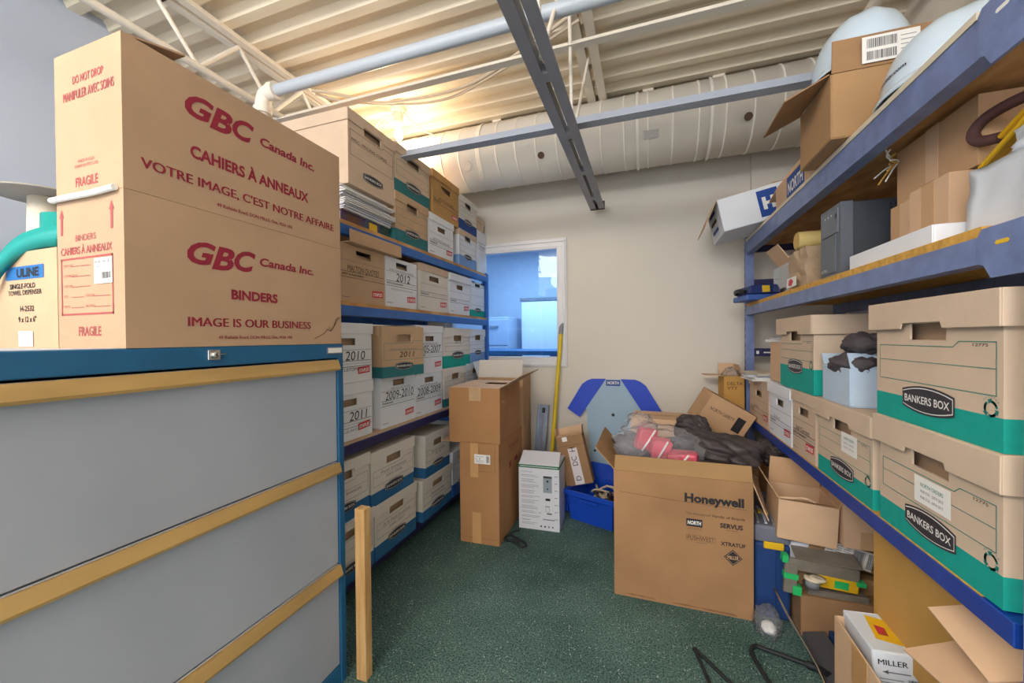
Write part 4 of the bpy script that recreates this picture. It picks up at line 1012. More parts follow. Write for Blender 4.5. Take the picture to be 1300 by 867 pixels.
# --- top shelf
def hprint(b, w, d, h):
    F = Face(b, (-w / 2, 0, 0), (1, 0, 0), (0, 0, 1))
    F.rect(w * .50, .02, w * .76, h - .02, LBLU); F.up().text(w * .63, h * .34, .06, 'H', WHT, w=.06, al='c', bold=.06); F.lay = 0
    G = Face(b, (-w / 2, d, 0), (0, -1, 0), (0, 0, 1)); 
    for i in range(3): G.rect(.06, .045 + i * .05, .24, .065 + i * .05, LBLU if i != 1 else INKB)
t = carton('white carton with a blue H label overhanging the far end of the top shelf', (.600, 2.47, 1.8455), (0, D(-12), 0), .38, .36, .185, WBW if 0 else WB, prints=hprint, flaps={'left': (146, .15), 'front': (-88, .17), 'back': (-88, .17), 'right': (-85, .1)}, inner=KRM, group=R3)
def nprint(b, w, d, h):
    F = Face(b, (-w / 2, 0, 0), (1, 0, 0), (0, 0, 1)); F.rect(w * .42, .008, w * .97, h * .92, LBLU); F.up().text(w * .695, h * .30, .05, 'NORTH', WHT, w=w * .47, al='c', bold=.03); F.lay = 0
carton('brown carton with a dark blue NORTH label on the top right shelf', (.622, 2.125, ZTOP), (0, 0, D(-90)), .39, .30, .125, CBP, prints=nprint, flaps={'front': (-35, .10), 'left': (98, .17)}, inner=CBP, group=R3)
carton('plain brown carton behind the open one, lifting a hard hat', (.80, 1.93, ZTOP), (0, 0, D(-90)), .15, .30, .32, CBT, group=R3) if False else None
t = carton('open brown carton with a shipping label inside its flap, top right shelf', (.552, 1.635, ZTOP + .002), (0, 0, D(-90)), .26, .34, .205, CB, flaps={'front': (116, .135), 'left': (60, .10), 'right': (-4, .105), 'back': (95, .13)}, inner=CBD, group=R3)
b = MB()
F = Face(b, (.58, 1.5005, ZTOP + .217), (1, 0, 0), (0, 0, 1))
F.rect(.05, 0, .19, .08, WHT); F.up(); F.barcode(.062, .044, .135, .072, INK, 4); F.barcode(.062, .008, .135, .034, INK, 5)
for i in range(5): F.line([(.145, .012 + i * .013), (.18, .012 + i * .013)], .002, INKG)
lab = b.build('shipping_label', t, label='white shipping label with bar codes'); lab.matrix_parent_inverse = Matrix.Identity(4)
lab.parent = None
bpy.context.view_layer.update()
lab.parent = t; lab.matrix_parent_inverse = t.matrix_world.inverted()

def hard_hat(label, loc, rz, text, k_=1.0, H_=.15):
    t = thing('hard_hat', label, 'hard hat', loc, (0, 0, rz), 'hard hats on the top right shelf')
    b = MB(); n = 48; rows = 16; vs = []
    A, B, H = .150 * k_, .120 * k_, H_ * k_
    for i in range(rows + 1):
        ph = (i / rows) * math.pi / 2
        for j in range(n):
            th = 2 * math.pi * j / n; c = math.cos(th); s = math.sin(th)
            r = math.cos(ph) ** .75
            rid = .006 * (max(0, 1 - abs(s * r * 1.0) / .16)) * (1 if ph > .25 else 0) + .004 * max(0, 1 - abs(abs(s * r) - .42) / .10) * (1 if ph > .3 else 0)
            vs.append((A * c * r, B * s * r, .03 + H * math.sin(ph) + rid))
    b.add(vs, [(i * n + j, i * n + (j + 1) % n, (i + 1) * n + (j + 1) % n, (i + 1) * n + j) for i in range(rows) for j in range(n)], HAT, True)
    b.build('shell', t)
    b = MB(); prof = ((1.0, .032), (1.05, .026), (1.10, .016), (1.11, .008), (1.09, .006), (.98, .022)); vs = []
    for r, z in prof:
        for j in range(n):
            th = 2 * math.pi * j / n; c = math.cos(th); s = math.sin(th); pk = max(0, c) ** 2 * .045 if r > 1.0 else 0
            vs.append((A * c * r + pk * (r - .98) * 8, B * s * r, z - pk * .15 * (r > 1.04)))
    b.add(vs, [(i * n + j, (i + 1) * n + j, (i + 1) * n + (j + 1) % n, i * n + (j + 1) % n) for i in range(len(prof) - 1) for j in range(n)], HAT, True)
    b.build('brim', t)
    if text:
        vs, fs, W = glyphs(text, .02, 0); b = MB(); hh = .010; k = hh / .7; out = []
        z0 = .060
        for (a, q) in vs:
            u = a / W - .5; th = -math.pi / 2 - .10 + u * .95; z = z0 + q * k; ph = math.asin(min(1, max(0, (z - .03) / H))); r = math.cos(ph) ** .75
            out.append((A * 1.012 * math.cos(th) * r, B * 1.012 * math.sin(th) * r, z))
        b.add(out, fs, INK); b.build('lettering', t)
    return t
hard_hat('white hard hat with printed lettering lying on the shelf near the end post', (.735, 1.315, ZTOP), D(-90), 'northsafety.com', 1.06, .135)
hard_hat('plain white hard hat resting on the open labelled carton', (.700, 1.690, ZTOP + .2585), D(90), '', 1.08, .165)
carton('kraft carton inside the open labelled carton, under the plain hard hat', (.60, 1.690, ZTOP + .0062), (0, 0, D(-90)), .10, .20, .25, KRM)

# ------------------------------------------------------------------ middle of the room: cartons on the floor
FL = .0004
t = carton('tall narrow brown carton with tape strips standing on the carpet', (-.945, 2.118, FL), (0, 0, D(2)), .248, .50, .598, mat('cardboard_copper', '#ae8056', .85, var=.08, vscale=3, bump=.08, bscale=45, spec=.2), seam='none',
    prints=lambda b, w, d, h: (Face(b, (w / 2, 0, 0), (0, 1, 0), (0, 0, 1)).line([(.0, h - .10), (d, h - .10)], .0015, INKB).text(.20, h - .085, .035, 'Honeywell', MAR, w=.20).rect(.20, h - .20, .24, h - .16, MAR).rect(.32, h - .19, .38, h - .165, MAR),
                               Face(b, (-w / 2, 0, 0), (1, 0, 0), (0, 0, 1)).line([(.125, h - .003), (.125, h - .165), (.225, h - .165), (.225, h - .003)], .0012, INKB).line([(.01, .035), (w - .01, .035)], .0012, INKB)))
MB().box(-.055, -.0014, .395, -.005, 0, .597, TAPE).build('tape', t); MB().box(-.045, -.0014, .003, .01, 0, .185, TAPE).build('tape', t)
lb = MB(); F = Face(lb, (-.028, -.0016, .478), (1, 0, 0), (0, 0, 1)); F.rect(0, 0, .10, .055, WHT).up(); F.text(.008, .040, .006, 'INTERNATIONAL', INK, w=.05); F.text(.008, .025, .010, '1x   B', INK, w=.03); F.barcode(.075, .008, .095, .048, INK, 8)
for i in range(3): F.line([(.008, .008 + i * .006), (.06, .008 + i * .006)], .0012, INKG)
lb.build('shipping_label', t)
MB().prism([(0, 0), (.17, 0), (.16, .13), (.01, .13)], (-.124, .17, .597), (0, -1, 0), (-1, 0, -.02), .004, CBT).build('flap', t)
t = carton('brown carton with open top flaps stacked on the tall narrow carton', (-.975, 2.118, .599), (0, 0, D(2)), .325, .42, .328, mat('cardboard_copper', '#ae8056'), flaps={'left': (-89, .155), 'right': (60, .16), 'back': (-88, .15), 'front': (-88, .16)}, inner=CBP)
MB().box(-.03, -.001, .25, .045, 0, .327, TAPEC).build('clear_tape', t)
carton('light open carton leaning behind the brown carton, under the window', (-1.02, 2.68, .001), (0, 0, D(6)), .34, .30, .93, CBT, flaps={'front': (-10, .13), 'left': (20, .12)}, inner=WBW)

# white printed carton
def print_box(b, w, d, h):
    F = Face(b, (-w / 2, 0, 0), (1, 0, 0), (0, 0, 1))
    F.rect(0, h - .024, w, h - .004, GRN); F.up(); F.line([(.01, h - .014), (w - .01, h - .014)], .003, WHT); F.lay = 0
    r = random.Random(4)
    F.text(.02, h - .052, .009, 'Proximity Dispenser', INKG, w=.07)
    z = h - .07
    while z > .07:
        for i in range(r.choice((2, 3))):
            F.line([(.02, z), (.02 + r.uniform(.07, .12), z)], .0022, INKG); z -= .0085
        z -= .010
    F.text(.02, .055, .010, 'Dispenser', INK, w=.055); F.line([(.02, .042), (.12, .042)], .002, INKG); F.line([(.02, .033), (.10, .033)], .002, INKG)
    gx = w * .61
    F.rect(gx, h - .175, gx + .056, h - .075, mat('print_grey', '#8f9aa2', .6)); F.rect(gx, h - .083, gx + .056, h - .070, INK); F.up().disc(gx + .028, h - .102, .007, INK).disc(gx + .028, h - .15, .005, INK); F.lay = 0
    F.rect(gx + .014, h - .225, gx + .045, h - .210, INK); F.rect(gx + .012, h - .263, gx + .042, h - .259, INKG); F.frame(gx + .015, h - .295, gx + .038, h - .265, .002, INKG)
    F.text(gx - .03, .105, .011, '\u00a2.7', INK); F.rect(gx + .022, .105, gx + .055, .112, INK); F.line([(gx - .0, .07), (gx + .07, .07)], .006, INKG)
    for i in range(4): F.disc(gx - .015 + i * .025, .025, .006, INK if i < 2 else INKG, 8)
    for i in range(7): F.rect(w - .030, h - .07 - i * .045, w - .012, h - .066 - i * .045, INKG)
t = carton('white printed dispenser carton with a green edge on the carpet', (-.655, 2.392, FL), (0, 0, D(3)), .262, .235, .415, PBOX, prints=print_box, flaps={'right': (-88, .12), 'left': (-88, .12), 'back': (-100, .225), 'front': (-62, .12)}, inner=PBOX)
G = MB(); G.box(-.131, -.0008, .391, -.1317, .235, .411, GRN).box(.131, 0, .391, .1317, .235, .411, GRN); G.build('edge_band', t)

# things leaning on the back wall
t = thing('steel_channel', 'grey slotted steel channel leaning on the wall beside the yellow pole', 'rail', (-.815, 2.93, 0), (D(-8), D(3.0), 0))
b = MB().box(-.042, 0, 0, .042, .004, .695, GALV).box(-.042, -.03, 0, -.038, 0, .695, GALV).box(.038, -.03, 0, .042, 0, .695, GALV)
F = Face(b, (-.042, 0, 0), (1, 0, 0), (0, 0, 1)); F.rect(.036, .12, .048, .62, GREYP); F.rect(.03, .63, .055, .67, BLK); b.build('channel', t)
t = thing('yellow_pole', 'long yellow pole with a grey tip leaning against the wall by the window', 'pole', (-.722, 2.93, .0))
tp_ = Vector((.085, .105, 1.30)); MB().tube([(0, 0, 0.012), tp_], .0155, YEL, 14).build('shaft', t)
MB().tube([tp_ * .96, tp_ * 1.0, tp_ * 1.012 + Vector((.004, 0, .0)), tp_ * 1.025 + Vector((.010, 0, 0))], [.018, .018, .013, .008], GREYP, 12).build('tip', t)
MB().tube([(0, 0, .012), (.004, .005, .06)], .018, BLK, 12).build('foot', t)
def dch_print(b, w, d, h):
    F = Face(b, (-w / 2, 0, 0), (1, 0, 0), (0, 0, 1)); x = w * .52
    F.rect(x - .032, 0.004, x + .032, h * .74, mat('white_tape', '#d9cfd0', .4)); F.up()
    F.text(x + .016, .030, .034, 'D', INK, ang=math.pi / 2); F.text(x + .016, .130, .036, 'DC', INK, ang=math.pi / 2, w=.062); F.text(x + .016, .225, .036, 'H', INK, ang=math.pi / 2); F.lay = 0
    F.rect(x - .055, h - .035, x - .02, h - .005, WHT); F.line([(0, h * .80), (w, h * .80)], .0015, INKB)
t = carton('tilted brown carton with white lettered tape leaning beside the yellow pole', (-.437, 2.66, .215), (D(-6), D(-14), D(4)), .185, .11, .335, CBD, prints=dch_print, flaps={'back': (10, .05), 'left': (-5, .06), 'right': (12, .055), 'front': (-80, .05)}, inner=CBP)
# flat shirt shaped sign
t = thing('shirt_sign', 'flat shirt-shaped sign with royal blue sleeves leaning on the back wall', 'sign', (-.245, 2.985, 0), (D(-4.2), 0, 0))
def half(p): return p + [(-x, z) for x, z in reversed(p)]
torso = [(-.175, .0), (-.172, .30), (-.170, .42), (-.190, .50), (-.195, .66), (-.205, .675), (-.055, .900)]
b = MB().prism([(-x, z) for x, z in half(torso)][::-1] if False else half(torso)[::-1], (0, 0, 0), (1, 0, 0), (0, 0, 1), .012, BOARD)
F = Face(b, (0, 0, 0), (1, 0, 0), (0, 0, 1)); F.disc(.0, .635, .012, BLK); F.disc(-.135, .36, .010, BLK); F.disc(.10, .36, .010, BLK); F.disc(-.09, .46, .006, INK)
b.build('torso', t)
for s in (-1, 1):
    sl = [(-.055, .905), (-.16, .903), (-.195, .890), (-.235, .860), (-.348, .668), (-.252, .606), (-.208, .668)]
    pts = [(x * (1 if s < 0 else -1), z) for x, z in sl]
    if s < 0: pts = pts
    else: pts = pts[::-1]
    MB().prism(pts, (0, -.002, 0), (1, 0, 0), (0, 0, 1), .014, SLEEV).build('sleeve', t, label='royal blue sleeve')
b = MB(); F = Face(b, (-.052, -.001, .853), (1, 0, 0), (0, 0, 1)); F.rect(0, 0, .104, .044, LBLU); F.up().text(.052, .012, .022, 'NORTH', WHT, w=.085, al='c', bold=.03); b.build('name_label', t)
# blue bin with cables
t = thing('blue_bin', 'royal blue plastic bin with attached lid flap, full of cables, on the carpet', 'bin', (-.355, 2.56, FL), (0, 0, D(-20)))
b = MB(); w0, w1, d_, h_ = .15, .168, .28, .20
def wallq(p, q, r, s_): b.add([p, q, r, s_], [(0, 1, 2, 3)], BIN)
o = lambda z, e: [(-w0 - (w1 - w0) * z / h_ + e, -.0 - .02 * z / h_ + e, z), (w0 + (w1 - w0) * z / h_ - e, -.02 * z / h_ + e, z), (w0 + (w1 - w0) * z / h_ - e, d_ - e, z), (-w0 - (w1 - w0) * z / h_ + e, d_ - e, z)]
A0, A1, B0, B1 = o(0, 0), o(h_, 0), o(.006, .006), o(h_, .006)
b.add(A0 + A1 + B0 + B1, [(3, 2, 1, 0)] + [(i, (i + 1) % 4, (i + 1) % 4 + 4, i + 4) for i in range(4)] + [(8, 9, 10, 11)] + [(i + 8, i + 12, (i + 1) % 4 + 12, (i + 1) % 4 + 8) for i in range(4)] + [(i + 4, (i + 1) % 4 + 4, (i + 1) % 4 + 12, i + 12) for i in range(4)], BIN)
b.build('tub', t, bevel=.003)
rm = MB(); 
rm.box(-w1 - .016, -.036, h_ - .03, w1 + .016, -.0205, h_ + .004, BIN); rm.box(-w1 - .016, d_, h_ - .03, w1 + .016, d_ + .014, h_ + .004, BIN); rm.box(-w1 - .016, -.02, h_ - .03, -w1 - .0005, d_, h_ + .004, BIN); rm.box(w1 + .0005, -.02, h_ - .03, w1 + .016, d_, h_ + .004, BIN)
rm.box(-.05, -.042, h_ - .055, .07, -.0365, h_ - .035, BIN); rm.build('rim', t, bevel=.004)
MB().add([(-w1 - .02, d_ + .004, h_ + .006), (w1 + .02, d_ + .004, h_ + .006), (w1, d_ + .055, h_ + .10), (-w1, d_ + .055, h_ + .10), (-w1 - .02, d_ + .012, h_ + .004), (w1 + .02, d_ + .012, h_ + .004), (w1, d_ + .063, h_ + .098), (-w1, d_ + .063, h_ + .098)],
         [(0, 1, 2, 3), (7, 6, 5, 4), (0, 4, 5, 1), (1, 5, 6, 2), (2, 6, 7, 3), (3, 7, 4, 0)], BIN).build('lid_flap', t, bevel=.003)
MB().box(-w1 - .05, .03, .02, -w1 - .017, .11, h_ - .02, BIN).build('latch_handle', t, bevel=.008, seg=2)
bn = t
for k in range(8):
    r = random.Random(20 + k); b = MB(); x, y = r.uniform(-.05, .06), r.uniform(.09, .18); pts = []
    for j in range(9): pts.append((x + .065 * math.cos(j * .9 + k), y + .06 * math.sin(j * .9 + k * 2), .10 + .012 * k + .018 * math.sin(j * 1.7 + k)))
    b.tube(pts, .0065, (BLKR, TUBE, SLOT, TUBE)[k % 4], 7, sub=4)
    M_ = Matrix.Rotation(D(-20), 4, 'Z')
    c = b.build('cable_coil', None, (-.355, 2.56, FL), (0, 0, D(-20)))
    tag(c, '%s cable coiled in the blue plastic bin' % ('black rubber', 'beige', 'dark brown', 'tan')[k % 4] if False else 'tangled dark and beige cable lengths lying in the blue plastic bin', 'cable', 'cables in the blue bin')
b = MB().tube([(0, 0, .008), (.03, -.02, .012), (.075, -.045, .008), (.10, -.03, .006), (.085, .0, .008), (.04, .02, .012), (.0, .045, .008), (-.03, .06, .008), (-.045, .02, .008), (-.02, -.015, .012), (.02, -.01, .018), (.05, .0, .010)], .0075, BLKR, 8, sub=6)
b.tube([(-.03, .06, .008), (-.02, .11, .007), (.01, .14, .007)], .0055, BLKR, 8, sub=5)
b.build('x') if False else None
tag(b.build('cable_coil', None, (-.775, 2.20, 0)), 'black cable loop on the carpet in front of the white printed carton', 'cable')
b = MB().tube([(-.52, 2.80, .03), (-.44, 2.70, .02)], .004, CHR, 6)
t = thing('wire_rack', 'small black wire rack on the floor behind the white printed carton', 'rack', (-.50, 2.80, 0))
b = MB()
for z in (.006, .06, .12):
    b.tube([(-.06, -.06, z), (.03, -.06, z), (.03, .06, z), (-.06, .06, z), (-.06, -.06, z)], .004, BLK, 6)
for x, y in ((-.06, -.06), (.03, -.06), (.03, .06), (-.06, .06)): b.tube([(x, y, 0), (x, y, .125)], .004, BLK, 6)
b.build('frame', t)

# the big open carton in front
def hw_print(b, w, d, h):
    F = Face(b, (-w / 2, 0, 0), (1, 0, 0), (0, 0, 1)); X = lambda x: x + .153; 
    F.line([(.03, h - .10), (X(.10), h - .112), (X(.40), h - .120)], .0015, INKB)
    F.text(X(.155), .482, .036, 'Honeywell', INK, w=.235, bold=.045)
    F.text(X(.160), .425, .0105, 'The Honeywell', INKB, w=.10); F.text(X(.268), .425, .0105, 'Family of Brands', INKB, w=.125, bold=.02)
    F.rect(X(.162), .372, X(.227), .406, INK); F.up().text(X(.1945), .381, .016, 'NORTH', WHT, w=.056, al='c', bold=.03, shear=.15); F.lay = 0
    F.text(X(.297), .384, .019, 'SERVUS', INK, w=.088, bold=.04); F.line([(X(.32), .375), (X(.365), .375)], .0015, INKB); F.line([(X(.17), .362), (X(.22), .362)], .0015, INKB)
    F.frame(X(.162), .310, X(.279), .334, .001, INKB); F.text(X(.2205), .313, .018, 'PUSHWEST', INKB, w=.108, al='c'); F.line([(X(.20), .303), (X(.245), .303)], .0015, INKB)
    F.text(X(.299), .307, .016, 'XTRATUF', INK, w=.096, bold=.03)
    c = (X(.347), .259); F.poly([(c[0] - .036, c[1]), (c[0], c[1] - .035), (c[0] + .036, c[1]), (c[0], c[1] + .035)], INK); F.up()
    F.line([(c[0] - .030, c[1]), (c[0], c[1] - .029), (c[0] + .030, c[1]), (c[0], c[1] + .029), (c[0] - .030, c[1])], .0012, CBT); F.text(c[0], c[1] - .008, .016, 'MILLER', CBT, w=.042, al='c', bold=.02); F.lay = 0
    st = mat('floor_stain', '#85603f', .9, var=.3, vscale=20)
    for (x0, x1, z0) in ((.04, .19, .012), (.25, .52, .010)):
        F.poly([(x0, z0), (x1, z0 - .004), (x1 - .02, z0 + .005), (x0 + .04, z0 + .006)], st)
HWM = mat('cardboard_honey', '#a27b57', .85, var=.14, vscale=3.2, bump=.10, bscale=40, spec=.2)
t = carton('large open brown carton with black brand print, front and centre on the carpet', (.136, 1.905, FL), (0, 0, 0), .578, .46, .592, HWM, prints=hw_print, flaps={'front': (3, .072), 'left': (42, .13)}, inner=mat('cardboard_honey_in', '#a98458', .85, var=.08, vscale=4))
q_ = [Vector(p) for p in ((.2905, .006, .590), (.2905, .445, .590), (.40, .42, .485), (.352, .022, .430))]
n_ = (q_[1] - q_[0]).cross(q_[3] - q_[0]).normalized() * .004
MB().hexa(q_ + [p + n_ for p in q_], CBP).build('flap', t)
def cloth(name, label, cat, c, r, m, seed, group=None, ridge=.22, rf=2.2, sub=5, flat=None, amp=.22, fold=.17, ff=10, fax=(.6, .7, .35)):
    b = MB(); blob(b, (0, 0, 0), r, m, seed, amp, 1.3, sub, 0.0, rf, flat, aniso=(1, 1, 1), fold=fold, ff=ff, fax=fax)
    return tag(b.build(name, None, c), label, cat, group)
# what fills it
carton('closed tan carton filling the bottom of the large open carton', (.136, 1.92, .005), (0, 0, 0), .54, .42, .50, CBT)
cloth('black_jacket', 'crumpled slate jacket at the left inside the large open carton', 'jacket', (-.055, 2.27, .585), (.135, .10, .105), JACK2, 12)
cloth('black_jacket', 'heap of black jackets spilling over the right of the large carton', 'jacket', (.305, 2.21, .632), (.215, .15, .10), JACK, 4, ff=8)
cloth('black_jacket', 'small black cloth bundle right behind the jacket heap', 'jacket', (.235, 2.40, .70), (.085, .07, .085), JACK, 9)
# pink items in a clear bag
for i, (c, rz, sx, sy, sz) in enumerate((((-.010, 2.05, .715), .5, .09, .05, .11), ((.058, 2.02, .680), .2, .09, .06, .095), ((.155, 2.0, .640), -.15, .13, .07, .075))):
    t = thing('pink_package', ('pink packed item standing tallest in the clear bag', 'pink packed item in the middle of the clear bag', 'flat pink packed item at the right of the clear bag')[i], 'package', c, (.15, .25 - .15 * i, rz))
    b = MB(); bm = bmesh.new(); bmesh.ops.create_cube(bm, size=1); bmesh.ops.bevel(bm, geom=bm.edges[:], offset=.18, segments=3, affect='EDGES', profile=.6); bmesh.ops.subdivide_edges(bm, edges=bm.edges[:], cuts=1, use_grid_fill=True)
    vs = []; ix = {}
    for q, v in enumerate(bm.verts): ix[v] = q; n_ = noise.noise(v.co * 3 + Vector((i * 5, 0, 0))) * .12; vs.append((v.co.x * sx * (1 + n_), v.co.y * sy * (1 + n_), v.co.z * sz * (1 + n_)))
    b.add(vs, [tuple(ix[v] for v in f.verts) for f in bm.faces], PINK, True); bm.free(); b.build('body', t)
    s = MB().tube([(-sx * .2, -sy * .62, -sz * .5), (0, -sy * .66, 0), (sx * .25, -sy * .5, sz * .52)], .005, WHT, 6, sub=4); s.build('strap', t)
b = MB(); blob(b, (0, 0, 0), (.190, .085, .095), FILM, 3, .25, 1.6, 4, .10, 2.2, smooth=False)
t = thing('clear_bag', 'crumpled clear plastic bag around the pink items in the large carton', 'bag', (.055, 2.035, .690)); b.build('film', t)
b = MB(); blob(b, (-.095, .05, .075), (.07, .05, .07), FILM, 5, .3, 1.6, 4, .14, 2.2, smooth=False); b.build('gathered_end', t)
b = MB(); blob(b, (0, 0, 0), (.07, .05, .055), FILM, 7, .3, 1.6, 3, .16, 2.4, smooth=False); tag(b.build('clear_wrap', None, (-.085, 2.03, .665)), 'small wad of clear wrap at the left corner of the large carton', 'wrap')
# behind the large carton
carton('tan carton with a taped lid just behind the large open carton', (.058, 2.44, FL), (0, 0, D(-3)), .31, .26, .735, CBP, tape=.06, tmat=CBT, inner=CBT)
carton('brown carton supporting the jackets behind the large carton', (.44, 2.50, FL), (0, 0, D(4)), .36, .30, .56, CBD)
carton('tilted brown carton with printed side by the end of the right shelf', (.385, 2.60, .640), (D(4), D(30), D(8)), .27, .22, .20, CBT,
       prints=lambda b, w, d, h: Face(b, (-w / 2, 0, 0), (1, 0, 0), (0, 0, 1)).text(.03, h * .55, .02, 'NORTH SAFETY', INK, w=w * .55).rect(w * .70, h * .3, w * .88, h * .75, INK), seam='none')
def sp(b, w, d, h): Face(b, (w / 2, 0, 0), (0, 1, 0), (0, 0, 1)).text(.02, h * .75, .02, 'DELTA', INK, w=.09).text(.02, h * .62, .02, 'VTY', INK, w=.06)
carton('open brown carton poking out beyond the far post of the right shelf', (.462, 2.905, .735), (0, 0, D(-84)), .13, .12, .225, CBO, flaps={'front': (88, .11), 'left': (20, .08), 'back': (-20, .08)}, inner=CBP, prints=sp)
b = MB(); blob(b, (0, 0, 0), (.045, .05, .04), FILM, 11, .3, 2, 4, .25, 3); tag(b.build('clear_wrap', None, (.52, 2.90, .965)), 'clear wrap bulging from the open carton at the far shelf post', 'wrap')
carton('brown carton carrying the open carton at the far end of the shelf', (.515, 2.83, FL), (0, 0, 0), .15, .16, .733, CBD)

# ------------------------------------------------------------------ under the right shelf
t = thing('tool_case', 'navy fabric tool case with yellow latches beside the large carton', 'case', (.505, 1.945, FL), (0, 0, D(-2)))
MB().box(-.068, 0, 0, .066, .44, .325, NAVC).build('body', t, bevel=.012, seg=3)
MB().box(-.070, -.002, .326, .068, .44, .40, GREYL).build('lid', t, bevel=.012, seg=3)
b = MB().box(-.035, -.012, .305, .040, -.0025, .335, YELL); b.build('latch', t, bevel=.003)
b = MB().box(-.03, .12, .4005, .035, .15, .412, YELL); b.build('latch', t, bevel=.003)
MB().tube([(.010, -.001, .02), (.012, -.002, .30)], .003, NAVC, 6).build('piping', t)
for i in range(4): MB().tube([(-.05 + .03 * i, .02, .402), (-.045 + .03 * i, .10, .41), (-.05 + .03 * i, .20, .402)], .006, PAPG if i % 2 else GREYP, 6, sub=4).build('strap', t)
carton('low brown carton on the floor under the green-taped tool', (.80, 1.875, FL), (0, 0, 0), .43, .36, .165, CBD)
carton('flattened brown carton with worn top under the barcoded box', (.80, 1.955, .167), (0, 0, 0), .40, .28, .058, CB, seam='none')
def bar_print(b, w, d, h):
    F = Face(b, (-w / 2, 0, 0), (1, 0, 0), (0, 0, 1)); F.rect(.055, .006, w - .05, h - .006, WHT); F.up()
    for i in range(3):
        for j in range(8): F.line([(.062 + i * .028, h - .014 - j * .009), (.082 + i * .028, h - .014 - j * .009)], .0022, INKG)
    F.barcode(.150, .012, .19, h - .012, INK, 11); F.barcode(.20, .012, .235, h - .012, INK, 12); F.text(.245, .02, .012, '0127', INK, ang=1.57); F.lay = 0
carton('brown box with a white bar-coded label under the open tan carton', (.765, 1.958, .272), (0, D(12), D(0)), .27, .12, .088, CBD, prints=bar_print, seam='none')
def lab_print(b, w, d, h):
    F = Face(b, (-w / 2, 0, 0), (1, 0, 0), (0, 0, 1)); F.rect(.03, h * .62, w - .01, h * .80, LBLU); F.text(.04, h * .40, .012, 'North', INK, w=w * .5); F.text(.03, h * .15, .012, 'Model', INK, w=w * .6)
carton('small white box with a blue label strip beside the navy case', (.606, 1.962, .2265), (0, 0, 0), .085, .10, .115, WB, prints=lab_print, seam='none')
t = carton('open tan carton with torn flap tipped on boxes under the right shelf', (.614, 1.905, .365), (D(0), D(3), D(-4)), .205, .235, .165, CBP, flaps={'back': (6, .115), 'left': (35, .09), 'front': (-100, .05), 'right': (20, .05)}, inner=CBT)
b = MB(); b.tube([(-.10, .0, .172), (-.06, -.006, .178), (-.02, -.004, .186), (.02, -.003, .176)], .005, CBP, 6, sub=3); b.build('torn_edge', t)
carton('taped tan carton squeezed between the open carton and the big orange-brown one', (.810, 1.885, .378), (0, 0, 0), .155, .13, .20, CBP, tape=.07, tmat=CBT, seam='y')
# big orange-brown carton lying with its open end toward the room
t = thing('cardboard_box', 'big orange-brown carton with its open flapped end facing the room, under the shelf', 'box', (.640, 1.115, .345))
b = MB(); L_, H_, W_ = .345, .305, .36; a = .004
b.box(0, 0, 0, a, L_, H_, CBO); b.box(W_ - a, 0, 0, W_, L_, H_, CBO); b.box(a, 0, 0, W_ - a, L_, a, CBO); b.box(a, 0, H_ - a, W_ - a, L_, H_, CBO); b.box(a, L_ - a, a, W_ - a, L_, H_ - a, CBO)
b.build('body', t, bevel=.002)
MB().prism([(0, 0), (.12, 0), (.115, .16), (.005, .16)], (-.055, -.002, .268), (1, 0, .30), (-.02, -1, -.20), .004, CBP).build('flap', t)
MB().prism([(0, 0), (.125, 0), (.12, .17), (.005, .17)], (-.098, -.004, .165), (1, 0, .45), (.06, -1, .10), .004, CBP).build('flap', t)
carton('brown carton under the big orange-brown carton at the shelf foot', (.865, 1.10, FL), (0, 0, 0), .34, .34, .343, CBD)
# plastic bags spilling at the near end
t = thing('zip_bag', 'clear zip bag with purple seal strips under the near end of the shelf', 'bag', (.725, 1.015, .520))
b = MB(); blob(b, (0, 0, 0), (.10, .10, .055), FILM, 21, .2, 2, 5, .18, 3); b.build('film', t)
for i in range(2): MB().tube([(-.095, -.01 + .03 * i, .05 + .012 * i), (-.02, -.06 + .03 * i, .062 + .012 * i), (.07, -.09 + .03 * i, .055 + .012 * i)], .004, PURPL, 6, sub=4).build('seal_strip', t)
b = MB(); blob(b, (0, 0, 0), (.075, .075, .04), FILM, 23, .25, 2, 5, .2, 3)
tag(b.build('clear_wrap', None, (.69, .985, .44)), 'shiny crumpled wrap just below the zip bag with purple seals', 'wrap')
# open carton with the white tool box
t = carton('long open brown carton on the floor holding a white tool carton', (.535, 1.27, FL), (0, 0, D(-90)), .34, .148, .368, CBP, flaps={}, inner=CBP, t_=.005)
MB().box(-.06, -.0012, .20, .02, 0, .366, TAPE).build('tape', t)
def mill(b, w, d, h):
    F = Face(b, (-w / 2, 0, 0), (1, 0, 0), (0, 0, 1)); F.text(.01, h - .032, .014, 'MILLER', INK, w=.062, bold=.02); F.rect(.085, h - .05, .10, h - .012, INKG)
    F.line([(.02, h - .05), (.075, h - .05)], .003, INKG); F.poly([(.02, h - .05), (.03, h - .044), (.03, h - .056)], INKG)
    for i in range(5): F.line([(.012, h - .068 - i * .009), (.06, h - .068 - i * .009)], .002, INKG)
    F.barcode(.07, .012, .10, h - .062, INK, 31)
    T_ = Face(b, (-w / 2, 0, h), (1, 0, 0), (0, 1, 0)); T_.poly([(.03, .05), (.09, .03), (.10, .13), (.045, .15)], YELL); T_.poly([(.045, .07), (.065, .065), (.07, .10), (.05, .11)], RED)
MBX = mat('tool_carton_white', '#d4dbe4', .6, var=.03, vscale=6)
carton('white tool carton with black lettering tilted in the long open carton', (.617, 1.275, .274), (D(0), D(-4), D(0)), .105, .165, .118, MBX, prints=mill, seam='none')
carton('brown carton under the white tool carton', (.612, 1.18, .006), (0, 0, 0), .12, .25, .26, CB)
